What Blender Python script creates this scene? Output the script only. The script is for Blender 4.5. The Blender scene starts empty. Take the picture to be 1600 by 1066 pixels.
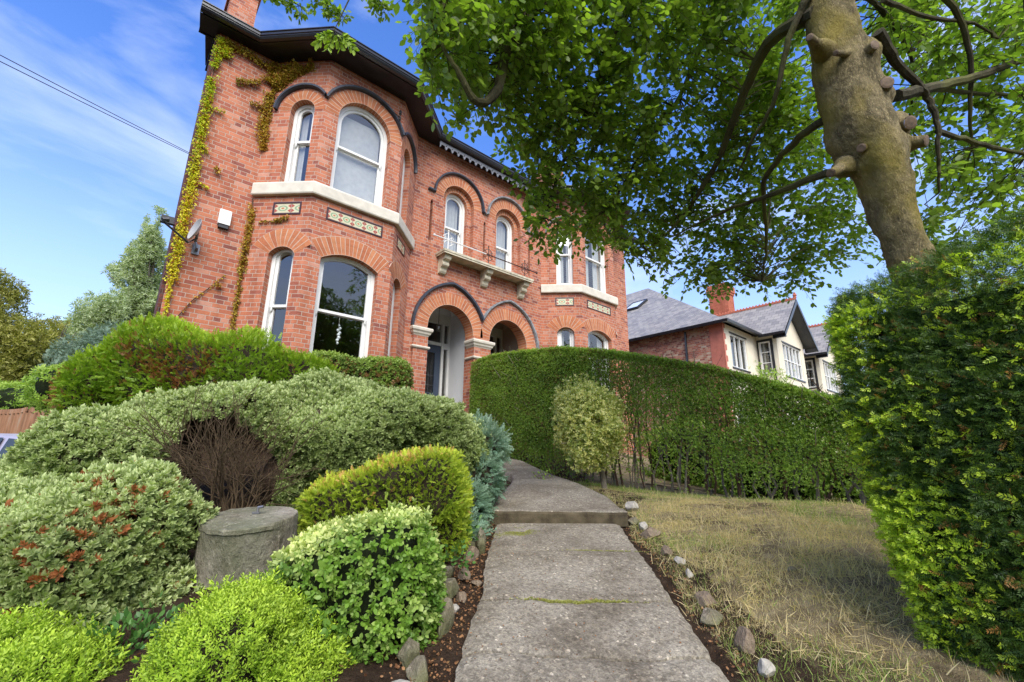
import bpy, math, random
import numpy as np
from mathutils import Vector, Matrix
from mathutils.geometry import tessellate_polygon
R=math.radians
random.seed(7); rng=np.random.default_rng(7)
S=bpy.context.scene; COL=S.collection

# ------------------------------------------------------------------ camera, sky, sun, exposure
F_PX=711.0; CX,CY=800.0,533.0          # focal length and centre measured in the photograph's pixels
_up=np.array([32.0,-2740.0,F_PX]); _up/=np.linalg.norm(_up)
_x=np.array([840.0,185.0,F_PX]); _x-=_up*_x.dot(_up); _x/=np.linalg.norm(_x)
MW=np.stack([_x,np.cross(_up,_x),_up])  # camera (right, down, forward) -> world (along the terrace, away from the street, up)
cam=bpy.data.cameras.new('camera'); cam.sensor_width=36; cam.lens=F_PX*36/1600; cam.clip_start=.05; cam.clip_end=2000
camo=bpy.data.objects.new('camera',cam); COL.objects.link(camo)
camo.matrix_world=Matrix([[MW[i][0],-MW[i][1],-MW[i][2],0] for i in range(3)]+[[0,0,0,1]])
S.camera=camo
S.view_settings.view_transform='Standard'; S.view_settings.look='None'; S.view_settings.gamma=1
S.view_settings.exposure=1.27
SUN=Vector((-.33,-.62,.72)).normalized()   # towards the sun
sl=bpy.data.lights.new('sun','SUN'); sl.energy=2.35; sl.angle=R(45); sl.color=(1,.955,.88)
so=bpy.data.objects.new('sun',sl); COL.objects.link(so); so.rotation_euler=SUN.to_track_quat('Z','Y').to_euler(); so.location=(5,-20,25)
w=bpy.data.worlds.new('World'); S.world=w; w.use_nodes=True
def build_world():
    nt=w.node_tree; N=nt.nodes; L=nt.links; N.clear()
    out=N.new('ShaderNodeOutputWorld'); bg=N.new('ShaderNodeBackground'); bg.inputs[1].default_value=.15
    sky=N.new('ShaderNodeTexSky'); sky.sky_type='NISHITA'; sky.sun_disc=False
    sky.sun_elevation=math.asin(SUN.z); sky.sun_rotation=math.atan2(SUN.x,SUN.y); sky.air_density=1.0; sky.dust_density=.25; sky.ozone_density=2.2
    hs=N.new('ShaderNodeHueSaturation'); hs.inputs['Saturation'].default_value=1.26; hs.inputs['Value'].default_value=1.0; hs.inputs['Hue'].default_value=.516
    L.new(sky.outputs[0],hs.inputs['Color'])
    tc=N.new('ShaderNodeTexCoord'); mp=N.new('ShaderNodeMapping'); mp.inputs['Rotation'].default_value=(0,0,R(-30)); mp.inputs['Scale'].default_value=(1.2,2.2,4.2)
    L.new(tc.outputs['Generated'],mp.inputs[0])
    n1=N.new('ShaderNodeTexNoise'); n1.inputs['Scale'].default_value=1.35; n1.inputs['Detail'].default_value=7; n1.inputs['Roughness'].default_value=.55; n1.inputs['Distortion'].default_value=.35
    L.new(mp.outputs[0],n1.inputs['Vector'])
    sx=N.new('ShaderNodeSeparateXYZ'); L.new(tc.outputs['Generated'],sx.inputs[0])
    # clouds thicken towards the horizon
    ad=N.new('ShaderNodeMath'); ad.operation='MULTIPLY_ADD'; ad.inputs[1].default_value=-.16; ad.inputs[2].default_value=.06
    L.new(sx.outputs[2],ad.inputs[0]); a2=N.new('ShaderNodeMath'); a2.operation='ADD'; L.new(ad.outputs[0],a2.inputs[0]); L.new(n1.outputs['Fac'],a2.inputs[1])
    bk=N.new('ShaderNodeMapRange'); bk.inputs['From Min'].default_value=.15; bk.inputs['From Max'].default_value=-.55; bk.inputs['To Min'].default_value=0; bk.inputs['To Max'].default_value=.30; L.new(sx.outputs[1],bk.inputs['Value'])  # more cloud added behind the camera, unseen, for window reflections and soft fill
    a3=N.new('ShaderNodeMath'); a3.operation='ADD'; L.new(a2.outputs[0],a3.inputs[0]); L.new(bk.outputs[0],a3.inputs[1]); a2=a3
    cr=N.new('ShaderNodeValToRGB'); cr.color_ramp.elements[0].position=.49; cr.color_ramp.elements[1].position=.80
    cr.color_ramp.elements[1].color=(.66,.66,.66,1); L.new(a2.outputs[0],cr.inputs[0])
    mx=N.new('ShaderNodeMixRGB'); L.new(cr.outputs[0],mx.inputs[0]); hz=N.new('ShaderNodeMapRange'); hz.inputs['From Min'].default_value=0; hz.inputs['From Max'].default_value=.62; hz.inputs['To Min'].default_value=.8; hz.inputs['To Max'].default_value=0; hz.interpolation_type='SMOOTHSTEP'; L.new(sx.outputs[2],hz.inputs['Value'])
    hm=N.new('ShaderNodeMixRGB'); L.new(hz.outputs[0],hm.inputs[0]); L.new(hs.outputs[0],hm.inputs[1]); hm.inputs[2].default_value=(2.2,2.75,3.5,1); L.new(hm.outputs[0],mx.inputs[1]); mx.inputs[2].default_value=(3.6,3.9,4.3,1)
    L.new(mx.outputs[0],bg.inputs[0]); L.new(bg.outputs[0],out.inputs[0])
build_world()

# ------------------------------------------------------------------ measuring helpers (a pixel of the photograph to a point of the place)
def ray(px,py): return MW@np.array([px-CX,py-CY,F_PX])
def at(px,py,d): return ray(px,py)*(d/F_PX)
def onY(px,py,y): r=ray(px,py); return r*(y/r[1])
def onX(px,py,x): r=ray(px,py); return r*(x/r[0])
def onPl(px,py,n,d): r=ray(px,py); return r*(d/np.dot(n,r))
FW=np.array([.656,.7546,0.]); RT=np.array([.7546,-.656,0.]); UP=np.array([0,0,1.])
def FR(f,r,z=0.): p=FW*f+RT*r; return (p[0],p[1],z)
def gpath(f): return -1.06+.115*f

# ------------------------------------------------------------------ scene bookkeeping
def props(o,label=None,cat=None,group=None,kind=None):
    if label: o['label']=label
    if cat: o['category']=cat
    if group: o['group']=group
    if kind: o['kind']=kind
    return o
def empty(name,loc,label,cat,group=None,rz=0):
    o=bpy.data.objects.new(name,None); COL.objects.link(o); o.location=loc; o.rotation_euler=(0,0,rz); o.empty_display_size=.2
    return props(o,label,cat,group)
def link(name,me,mat,parent=None):
    o=bpy.data.objects.new(name,me); COL.objects.link(o)
    if mat is not None: me.materials.append(mat)
    if parent is not None:
        o.parent=parent
        # geometry is written in world coordinates: undo the parent's own transform
        m=Matrix.Identity(4); p=parent
        chain=[]
        while p is not None: chain.append(p); p=p.parent
        for q in reversed(chain): m=m@q.matrix_parent_inverse@q.matrix_basis
        o.matrix_parent_inverse=m.inverted()
    return o
class MB:
    def __init__(s): s.v=[]; s.f=[]; s.uv=[]
    def poly(s,pts,uv=None):
        i=len(s.v); s.v+= [tuple(map(float,p)) for p in pts]; s.f.append(tuple(range(i,i+len(pts))))
        s.uv+= [tuple(u) for u in uv] if uv is not None else [(0,0)]*len(pts)
    def box(s,a,b,uvs=True):
        (x0,y0,z0),(x1,y1,z1)=a,b
        if x0>x1:x0,x1=x1,x0
        if y0>y1:y0,y1=y1,y0
        if z0>z1:z0,z1=z1,z0
        s.poly([(x0,y0,z0),(x1,y0,z0),(x1,y0,z1),(x0,y0,z1)],[(x0,z0),(x1,z0),(x1,z1),(x0,z1)])
        s.poly([(x1,y1,z0),(x0,y1,z0),(x0,y1,z1),(x1,y1,z1)],[(x1,z0),(x0,z0),(x0,z1),(x1,z1)])
        s.poly([(x0,y1,z0),(x0,y0,z0),(x0,y0,z1),(x0,y1,z1)],[(y1,z0),(y0,z0),(y0,z1),(y1,z1)])
        s.poly([(x1,y0,z0),(x1,y1,z0),(x1,y1,z1),(x1,y0,z1)],[(y0,z0),(y1,z0),(y1,z1),(y0,z1)])
        s.poly([(x0,y0,z1),(x1,y0,z1),(x1,y1,z1),(x0,y1,z1)],[(x0,y0),(x1,y0),(x1,y1),(x0,y1)])
        s.poly([(x0,y1,z0),(x1,y1,z0),(x1,y0,z0),(x0,y0,z0)],[(x0,y1),(x1,y1),(x1,y0),(x0,y0)])
    def prism(s,pts,z0,z1):       # plan polygon (anticlockwise) extruded up
        n=len(pts); s.poly([(x,y,z1) for x,y in pts],pts); s.poly([(x,y,z0) for x,y in reversed(pts)],list(reversed(pts)))
        u=0
        for i in range(n):
            a,b=pts[i],pts[(i+1)%n]; l=math.dist(a,b)
            s.poly([(a[0],a[1],z0),(b[0],b[1],z0),(b[0],b[1],z1),(a[0],a[1],z1)],[(u,z0),(u+l,z0),(u+l,z1),(u,z1)]); u+=l
    def tube(s,pts,rad,n=6,cap=True,wob=0.):
        P=[np.array(p,float) for p in pts]; k=len(P); rad=[rad]*k if np.isscalar(rad) else rad
        base=len(s.v); t0=P[1]-P[0]; a=np.array([0,0,1.]) if abs(t0[2])<.8*np.linalg.norm(t0) else np.array([1.,0,0])
        U=None; ring=[]
        for i in range(k):
            t=(P[min(i+1,k-1)]-P[max(i-1,0)]); t/=np.linalg.norm(t)+1e-9
            if U is None: U=np.cross(a,t)
            U=U-t*U.dot(t); U/=np.linalg.norm(U)+1e-9; V=np.cross(t,U)
            for j in range(n):
                an=2*math.pi*j/n; r=rad[i]*(1+(random.uniform(-wob,wob) if wob else 0))
                s.v.append(tuple(P[i]+(U*math.cos(an)+V*math.sin(an))*r))
        for i in range(k-1):
            for j in range(n):
                q=(base+i*n+j,base+i*n+(j+1)%n,base+(i+1)*n+(j+1)%n,base+(i+1)*n+j)
                s.f.append(q); s.uv+=[(j/n,i/k),((j+1)/n,i/k),((j+1)/n,(i+1)/k),(j/n,(i+1)/k)]
        if cap:
            s.f.append(tuple(base+j for j in reversed(range(n)))); s.uv+=[(0,0)]*n
            s.f.append(tuple(base+(k-1)*n+j for j in range(n))); s.uv+=[(0,0)]*n
    def sweep(s,path,prof,up=(0,0,1),closed=False):   # path = points, prof = (out,up) pairs; out = right of travel
        up=np.array(up,float); P=[np.array(p,float) for p in path]; k=len(P); base=len(s.v); m=len(prof)
        for i in range(k):
            d0=P[i]-P[i-1] if i>0 else P[1]-P[0]; d1=P[i+1]-P[i] if i<k-1 else P[-1]-P[-2]
            d0/=np.linalg.norm(d0); d1/=np.linalg.norm(d1)
            n0=np.cross(d0,up); n1=np.cross(d1,up); n0/=np.linalg.norm(n0); n1/=np.linalg.norm(n1)
            b=n0+n1; b/=np.linalg.norm(b); sc=1/max(.3,b.dot(n0))
            for o,h in prof: s.v.append(tuple(P[i]+b*o*sc+up*h))
        for i in range(k-1):
            for j in range(m):
                q=(base+i*m+j,base+i*m+(j+1)%m,base+(i+1)*m+(j+1)%m,base+(i+1)*m+j); s.f.append(q); s.uv+=[(0,0)]*4
        s.f.append(tuple(base+j for j in reversed(range(m)))); s.uv+=[(0,0)]*m
        s.f.append(tuple(base+(k-1)*m+j for j in range(m))); s.uv+=[(0,0)]*m
    def lathe(s,c,prof,n=16,axis=(0,0,1)):
        ax=np.array(axis,float); ax/=np.linalg.norm(ax); U=np.cross(ax,[.3,.9,.1]); U/=np.linalg.norm(U); V=np.cross(ax,U); c=np.array(c,float); base=len(s.v)
        for r,h in prof:
            for j in range(n): a=2*math.pi*j/n; s.v.append(tuple(c+ax*h+(U*math.cos(a)+V*math.sin(a))*max(r,1e-4)))
        for i in range(len(prof)-1):
            for j in range(n): s.f.append((base+i*n+j,base+i*n+(j+1)%n,base+(i+1)*n+(j+1)%n,base+(i+1)*n+j)); s.uv+=[(0,0)]*4
    def build(s,name,mat,parent=None,smooth=False,recalc=True):
        me=bpy.data.meshes.new(name); me.from_pydata(s.v,[],s.f)
        uv=me.uv_layers.new(name='UVMap'); uv.data.foreach_set('uv',np.array(s.uv,np.float32).ravel())
        if smooth: me.polygons.foreach_set('use_smooth',[True]*len(s.f))
        me.update(); return link(name,me,mat,parent)

# ------------------------------------------------------------------ materials
def mk(name):
    m=bpy.data.materials.new(name); m.use_nodes=True; nt=m.node_tree
    return m,nt,nt.nodes,nt.links,nt.nodes['Principled BSDF']
def noise(N,L,scale,detail=4,coord=None,rough=.55,dist=0):
    n=N.new('ShaderNodeTexNoise'); n.inputs['Scale'].default_value=scale; n.inputs['Detail'].default_value=detail; n.inputs['Roughness'].default_value=rough; n.inputs['Distortion'].default_value=dist
    if coord is not None: L.new(coord,n.inputs['Vector'])
    return n
def ramp(N,L,src,stops):
    r=N.new('ShaderNodeValToRGB'); el=r.color_ramp.elements
    while len(el)<len(stops): el.new(.5)
    for e,(p,c) in zip(el,stops): e.position=p; e.color=tuple(c)+(1,) if len(c)==3 else c
    L.new(src,r.inputs[0]); return r
def mixc(N,L,fac,a,b,mode='MIX'):
    m=N.new('ShaderNodeMixRGB'); m.blend_type=mode
    for i,s in ((0,fac),(1,a),(2,b)):
        if hasattr(s,'is_linked') or isinstance(s,bpy.types.NodeSocket): L.new(s,m.inputs[i])
        elif i==0: m.inputs[0].default_value=s
        else: m.inputs[i].default_value=tuple(s)+(1,)
    return m.outputs[0]
def bump(N,L,h,bsdf,strength=.3,dist=.01):
    b=N.new('ShaderNodeBump'); b.inputs['Strength'].default_value=strength; b.inputs['Distance'].default_value=dist
    L.new(h,b.inputs['Height']); L.new(b.outputs[0],bsdf.inputs['Normal'])
def plain(name,c,rough=.6,nz=.12,scale=8,spec=.5,metal=0,bmp=0):
    m,nt,N,L,b=mk(name); tc=N.new('ShaderNodeTexCoord')
    n=noise(N,L,scale,5,tc.outputs['Object'])
    lo=[max(0,x*(1-nz)) for x in c]; hi=[min(1,x*(1+nz)) for x in c]
    r=ramp(N,L,n.outputs['Fac'],[(.3,lo),(.7,hi)]); L.new(r.outputs[0],b.inputs['Base Color'])
    b.inputs['Roughness'].default_value=rough; b.inputs['Specular IOR Level'].default_value=spec; b.inputs['Metallic'].default_value=metal
    if bmp: bump(N,L,n.outputs['Fac'],b,bmp,.01)
    return m
def brick(name,cols,mortar,bw=.205,bh=.073,mort=.011,off=.5,stain=.25,swap=False):
    m,nt,N,L,b=mk(name); tc=N.new('ShaderNodeTexCoord')
    mp=N.new('ShaderNodeMapping'); L.new(tc.outputs['UV'],mp.inputs[0])
    t=N.new('ShaderNodeTexBrick'); L.new(mp.outputs[0],t.inputs['Vector']); t.inputs['Scale'].default_value=1
    t.inputs['Color1'].default_value=(0,0,0,1); t.inputs['Color2'].default_value=(1,1,1,1); t.inputs['Mortar'].default_value=(.5,.5,.5,1)
    t.inputs['Brick Width'].default_value=bw; t.inputs['Row Height'].default_value=bh; t.inputs['Mortar Size'].default_value=mort/2; t.inputs['Mortar Smooth'].default_value=.25; t.inputs['Bias'].default_value=0
    t.offset=off; t.squash=(.5 if off else 1.); t.squash_frequency=4
    nn=noise(N,L,5.0,4,mp.outputs[0]); n2=noise(N,L,.55,3,mp.outputs[0]); n3=noise(N,L,60,3,mp.outputs[0])
    # brick colour: random per brick, shifted a little by large stains
    ad=N.new('ShaderNodeMath'); ad.operation='MULTIPLY_ADD'; L.new(n2.outputs['Fac'],ad.inputs[0]); ad.inputs[1].default_value=stain; ad.inputs[2].default_value=-stain/2
    sm=N.new('ShaderNodeMath'); sm.operation='ADD'; L.new(t.outputs['Color'],sm.inputs[0]); L.new(ad.outputs[0],sm.inputs[1])
    r=ramp(N,L,sm.outputs[0],cols)
    c1=mixc(N,L,.30,r.outputs[0],ramp(N,L,nn.outputs['Fac'],[(.3,(.45,.40,.40)),(.7,(1.0,.92,.9))]).outputs[0],'MULTIPLY')
    ms=N.new('ShaderNodeMapping'); ms.inputs['Scale'].default_value=(2.6,.35,1); L.new(tc.outputs['UV'],ms.inputs[0])
    c1=mixc(N,L,.5,c1,ramp(N,L,noise(N,L,1.6,5,ms.outputs[0],.65,.4).outputs['Fac'],[(.34,(.50,.46,.46)),(.52,(1,1,1)),(.70,(1.05,1.02,1.0))]).outputs[0],'MULTIPLY')
    # pale bloom on some areas
    blo=ramp(N,L,noise(N,L,9.0,5,mp.outputs[0],.7).outputs['Fac'],[(.55,(0,0,0)),(.75,(.5,.5,.5))])
    c1=mixc(N,L,blo.outputs[0],c1,(.50,.24,.17))
    c2=mixc(N,L,t.outputs['Fac'],c1,mixc(N,L,nn.outputs['Fac'],[x*.75 for x in mortar],mortar))
    L.new(c2,b.inputs['Base Color']); b.inputs['Roughness'].default_value=.85; b.inputs['Specular IOR Level'].default_value=.25
    iv=N.new('ShaderNodeMath'); iv.operation='MULTIPLY_ADD'; L.new(t.outputs['Fac'],iv.inputs[0]); iv.inputs[1].default_value=-1.; L.new(n3.outputs['Fac'],iv.inputs[2])
    bump(N,L,iv.outputs[0],b,.75,.008); return m
RED=[(0.,(.25,.086,.064)),(.10,(.35,.112,.072)),(.30,(.43,.142,.078)),(.62,(.48,.168,.088)),(.88,(.52,.195,.108)),(1.,(.53,.27,.19))]
M={}
M['brick']=brick('red_brick',RED,(.50,.38,.31))
ORG=[(0,(.42,.14,.065)),(.5,(.53,.20,.09)),(1,(.58,.25,.12))]
M['arch']=brick('arch_brick',ORG,(.58,.40,.30),bw=.33,bh=.072,mort=.013,off=0.,stain=.1)
M['nbrick']=brick('weathered_brick',[(0,(.22,.09,.07)),(.3,(.34,.12,.08)),(.6,(.44,.20,.13)),(.85,(.46,.30,.2)),(1,(.5,.4,.3))],(.4,.33,.28),stain=.5)
M['dark_brick']=brick('dark_red_brick',[(0,(.045,.025,.022)),(.5,(.13,.04,.03)),(1,(.22,.08,.06))],(.13,.10,.085))
M['stone']=plain('painted_stone',(.56,.51,.42),.7,.14,6,bmp=.15)
M['cream']=plain('cream_render',(.66,.60,.47),.8,.06,3)
M['white']=plain('white_paint',(.72,.71,.68),.4,.06,5)
M['soffit']=plain('black_paint',(.016,.017,.021),.28,.3,5)
M['hood']=plain('blue_black_paint',(.028,.033,.045),.42,.35,9,bmp=.1)
M['blue']=plain('blue_grey_paint',(.055,.075,.115),.3,.1,4)
M['plaster']=plain('white_plaster',(.68,.68,.68),.8,.04,3)
M['rust']=plain('rusted_iron',(.045,.022,.018),.7,.4,30)
M['dark']=plain('dark_plastic',(.02,.02,.02),.4,.2,10)
M['grey']=plain('grey_metal',(.22,.22,.23),.35,.15,10,metal=.6)
M['chrome']=plain('polished_metal',(.6,.6,.6),.18,.05,5,metal=1)
M['terracotta']=plain('terracotta',(.42,.12,.065),.8,.2,10,bmp=.2)
M['wall_in']=plain('room_plaster',(.20,.16,.12),.9,.1,2)
M['curtain_or_reflection']=plain('net_curtain_or_reflection',(.37,.37,.355),.9,.08,12)  # real curtains, and pale sheets that imitate sky reflected in upper panes
M['slab_stone']=None
def slate():
    m,nt,N,L,b=mk('slates'); tc=N.new('ShaderNodeTexCoord'); t=N.new('ShaderNodeTexBrick'); L.new(tc.outputs['UV'],t.inputs['Vector'])
    t.inputs['Scale'].default_value=1; t.inputs['Brick Width'].default_value=.28; t.inputs['Row Height'].default_value=.24; t.inputs['Mortar Size'].default_value=.006
    t.inputs['Color1'].default_value=(.21,.195,.185,1); t.inputs['Color2'].default_value=(.35,.32,.285,1); t.inputs['Mortar'].default_value=(.06,.06,.065,1)
    n=noise(N,L,1.2,5,tc.outputs['UV']); c=mixc(N,L,.45,t.outputs['Color'],ramp(N,L,n.outputs['Fac'],[(.3,(.6,.62,.66)),(.7,(1,.97,.9))]).outputs[0],'MULTIPLY')
    L.new(c,b.inputs['Base Color']); b.inputs['Roughness'].default_value=.55; bump(N,L,t.outputs['Fac'],b,-.6,.01); return m
M['slate']=slate()
def glass():
    m,nt,N,L,b=mk('window_glass'); N.remove(b); out=N['Material Output']
    tr=N.new('ShaderNodeBsdfTransparent'); tr.inputs[0].default_value=(.95,.97,.96,1); gl=N.new('ShaderNodeBsdfGlossy'); gl.inputs['Roughness'].default_value=.015; gl.inputs[0].default_value=(.95,.97,1,1)
    fr=N.new('ShaderNodeFresnel'); fr.inputs[0].default_value=2.1
    tc=N.new('ShaderNodeTexCoord'); n=noise(N,L,1.3,2,tc.outputs['Object']); bp=N.new('ShaderNodeBump'); bp.inputs['Strength'].default_value=.06; bp.inputs['Distance'].default_value=.05
    L.new(n.outputs['Fac'],bp.inputs['Height']); L.new(bp.outputs[0],gl.inputs['Normal'])
    ge=N.new('ShaderNodeNewGeometry'); fm=N.new('ShaderNodeMixRGB'); L.new(ge.outputs['Backfacing'],fm.inputs[0]); L.new(fr.outputs[0],fm.inputs[1]); fm.inputs[2].default_value=(.10,.10,.10,1); mx=N.new('ShaderNodeMixShader'); L.new(fm.outputs[0],mx.inputs[0]); L.new(tr.outputs[0],mx.inputs[1]); L.new(gl.outputs[0],mx.inputs[2]); L.new(mx.outputs[0],out.inputs[0]); return m
M['glass']=glass()
def tile():
    # encaustic tiles: cream ground, red lozenges and pale green rings, one tile per UV unit
    m,nt,N,L,b=mk('encaustic_tiles'); tc=N.new('ShaderNodeTexCoord'); s=N.new('ShaderNodeSeparateXYZ'); L.new(tc.outputs['UV'],s.inputs[0])
    def mth(op,a,bv=None,c=None):
        n=N.new('ShaderNodeMath'); n.operation=op
        for i,x in enumerate((a,bv,c)):
            if x is None: continue
            if isinstance(x,(int,float)): n.inputs[i].default_value=x
            else: L.new(x,n.inputs[i])
        return n.outputs[0]
    fu=mth('FRACT',s.outputs[0]); fv=mth('FRACT',s.outputs[1])
    du=mth('ABSOLUTE',mth('SUBTRACT',fu,.5)); dv=mth('ABSOLUTE',mth('SUBTRACT',fv,.5))
    # ring in the tile centre
    r=mth('SQRT',mth('ADD',mth('MULTIPLY',du,du),mth('MULTIPLY',dv,dv)))
    ring=mth('LESS_THAN',mth('ABSOLUTE',mth('SUBTRACT',r,.24)),.05); dot=mth('LESS_THAN',r,.09)
    # two lozenges on each tile joint
    eu=mth('SUBTRACT',.5,du); ev=mth('ABSOLUTE',mth('SUBTRACT',dv,.25))
    loz=mth('LESS_THAN',mth('ADD',mth('MULTIPLY',eu,1.15),ev),.24)
    c=mixc(N,L,ring,(.52,.47,.31),(.20,.31,.17)); c=mixc(N,L,dot,c,(.40,.14,.05)); c=mixc(N,L,loz,c,(.33,.065,.03))
    jo=mth('LESS_THAN',eu,.018); c=mixc(N,L,jo,c,(.30,.25,.2))
    L.new(c,b.inputs['Base Color']); b.inputs['Roughness'].default_value=.3; return m
M['tile']=tile()
def leafmat(name,a,b_,tip=None,brown=(.16,.065,.02),rough=.5,trans=.35,spec=.3,brownpos=.88):
    if tip is None: tip=[x*1.5 for x in b_]
    m,nt,N,L,b=mk(name); at_=N.new('ShaderNodeAttribute'); at_.attribute_name='Col'; s=N.new('ShaderNodeSeparateColor'); L.new(at_.outputs['Color'],s.inputs[0])
    c=mixc(N,L,s.outputs[0],a,b_); c=mixc(N,L,s.outputs[1],c,tip)
    br=ramp(N,L,s.outputs[2],[(brownpos,(0,0,0)),(min(1,brownpos+.04),(1,1,1))]); c=mixc(N,L,br.outputs[0],c,brown)
    L.new(c,b.inputs['Base Color']); b.inputs['Roughness'].default_value=rough; b.inputs['Specular IOR Level'].default_value=spec
    out=N['Material Output']; t=N.new('ShaderNodeBsdfTranslucent'); tcx=mixc(N,L,.6,c,(.30,.42,.03),'MIX') if False else c
    g=N.new('ShaderNodeMixRGB'); g.blend_type='MULTIPLY'; g.inputs[0].default_value=1; L.new(c,g.inputs[1]); g.inputs[2].default_value=(1.5,1.7,.6,1); L.new(g.outputs[0],t.inputs[0])
    mx=N.new('ShaderNodeMixShader'); mx.inputs[0].default_value=trans; L.new(b.outputs[0],mx.inputs[1]); L.new(t.outputs[0],mx.inputs[2]); L.new(mx.outputs[0],out.inputs[0]); return m
def bark(name,a,b_,moss=None,scale=6,bm=.6):
    m,nt,N,L,b=mk(name); tc=N.new('ShaderNodeTexCoord'); mp=N.new('ShaderNodeMapping'); mp.inputs['Scale'].default_value=(1,1,.45); L.new(tc.outputs['Object'],mp.inputs[0])
    n=noise(N,L,scale,8,mp.outputs[0],.7,.6); n2=noise(N,L,scale*.22,4,tc.outputs['Object'],.6); n4=noise(N,L,scale*7,5,mp.outputs[0],.7)
    c=ramp(N,L,n.outputs['Fac'],[(.32,a),(.5,[(x+y)/2 for x,y in zip(a,b_)]),(.66,b_)]).outputs[0]
    c=mixc(N,L,.45,c,ramp(N,L,n4.outputs['Fac'],[(.35,(.35,.35,.35)),(.62,(1,1,1))]).outputs[0],'MULTIPLY')
    if moss:
        n7=noise(N,L,scale*5,6,mp.outputs[0],.8,1.2); c=mixc(N,L,ramp(N,L,n7.outputs['Fac'],[(.56,(0,0,0)),(.61,(.55,.55,.55))]).outputs[0],c,[min(1,x*1.7) for x in b_])
        c=mixc(N,L,ramp(N,L,n7.outputs['Fac'],[(.36,(.8,.8,.8)),(.43,(0,0,0))]).outputs[0],c,[x*.5 for x in a])
    if moss: c=mixc(N,L,ramp(N,L,n2.outputs['Fac'],[(.42,(0,0,0)),(.60,(.8,.8,.8))]).outputs[0],c,moss)
    L.new(c,b.inputs['Base Color']); b.inputs['Roughness'].default_value=.9; b.inputs['Specular IOR Level'].default_value=.2
    ad=N.new('ShaderNodeMath'); ad.operation='ADD'; L.new(n.outputs['Fac'],ad.inputs[0]); L.new(n4.outputs['Fac'],ad.inputs[1]); bump(N,L,ad.outputs[0],b,bm,.02); return m
M['twig']=bark('brown_twigs',(.055,.03,.02),(.13,.08,.055),None,20,.3)
M['branch']=bark('dark_branch',(.03,.025,.015),(.085,.075,.04),(.10,.10,.03),8,.5)
M['bark']=bark('mossy_bark',(.065,.052,.024),(.30,.24,.125),(.22,.175,.032),9,1.)
M['greybark']=bark('grey_branch',(.13,.11,.085),(.30,.26,.20),None,14,.4)
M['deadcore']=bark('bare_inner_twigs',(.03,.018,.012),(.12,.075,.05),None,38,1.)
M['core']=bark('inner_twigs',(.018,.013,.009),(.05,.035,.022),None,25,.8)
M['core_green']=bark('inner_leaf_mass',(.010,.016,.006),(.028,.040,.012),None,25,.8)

# ------------------------------------------------------------------ leaf templates and stamping
LEAF=(np.array([[0,0,0],[.25,.0,.30],[.23,.02,.68],[0,-.04,1],[-.23,.02,.68],[-.25,.0,.30]]),[(0,1,2,3),(0,3,4,5)])  # grows along +z, face towards y
DIA=(np.array([[0,0,0],[.5,.05,.5],[0,0,1],[-.5,.05,.5]]),[(0,1,2,3)])
def rotm(axis,a):
    return np.array(Matrix.Rotation(a,3,Vector(axis)))
def tuft(n,l0,l1,wid,t0,t1,leaf=DIA,stem=0.,seed=1):      # rosette / spray of leaves round +z
    r=np.random.default_rng(seed); V=[];F=[];T=[]
    for i in range(n):
        l=r.uniform(l0,l1); v=leaf[0]*np.array([wid,wid,1])*l
        k=(i+.5)/n; tilt=R(t0+(t1-t0)*(1-k)+r.uniform(-8,8)); a=i*2.4+r.uniform(-.3,.3)
        v=v@rotm((0,0,1),r.uniform(-.8,.8)).T; v=v@rotm((1,0,0),-tilt).T; v=v@rotm((0,0,1),a).T; v=v+np.array([0,0,stem*k])
        b=sum(len(x) for x in V); F+= [tuple(b+q for q in f) for f in leaf[1]]; V.append(v); T+=list((leaf[0][:,2]*.5+.5)*(.3+.7*k))
    return np.vstack(V),F,np.array(T)
def fan(pairs,stem,l,wid,ang,leaf=DIA,seed=1,droop=0.,plane=.12):    # flat spray: leaflets in two rows along a stem
    r=np.random.default_rng(seed); V=[];F=[];T=[]
    for i in range(pairs):
        k=(i+.4)/pairs
        for sgn in ((-1,1) if i<pairs-1 else (-1,1,0)):
            ll=l*(1-.45*k)*r.uniform(.8,1.15); v=leaf[0]*np.array([wid,wid,1])*ll
            v=v@rotm((0,1,0),sgn*R(ang*(1-.3*k)+r.uniform(-8,8))).T; v=v@rotm((1,0,0),r.uniform(-plane,plane)*2).T
            v=v+np.array([0,droop*k*k,stem*k]); b=sum(len(x) for x in V); F+=[tuple(b+q for q in f) for f in leaf[1]]; V.append(v); T+=[.25+.75*k]*len(v)
    return np.vstack(V),F,np.array(T)
def tmpl(leaf): return leaf[0],leaf[1],leaf[0][:,2]
def vnoise(P,scale,seed=0):       # cheap smooth noise, 0..1
    r=np.random.default_rng(seed+99); s=np.zeros(len(P))
    for k in range(7):
        d=r.normal(size=3); d/=np.linalg.norm(d); s+=np.sin((P@d)*scale*r.uniform(.6,1.9)+r.uniform(0,6.28))
    return np.clip(.5+s/7.0,0,1)
def basis(D,roll=None,ref=None):
    D=D/np.maximum(np.linalg.norm(D,axis=1,keepdims=True),1e-9)
    a=np.where(np.abs(D[:,2:3])<.9,np.array([[0,0,1.]]),np.array([[1.,0,0]])) if ref is None else ref
    X=np.cross(a,D); X/=np.maximum(np.linalg.norm(X,axis=1,keepdims=True),1e-9); Y=np.cross(D,X)
    if roll is None: roll=rng.uniform(0,2*math.pi,len(D))
    c,s=np.cos(roll)[:,None],np.sin(roll)[:,None]; X2=X*c+Y*s; Y2=-X*s+Y*c
    return X2,Y2,D
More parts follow.
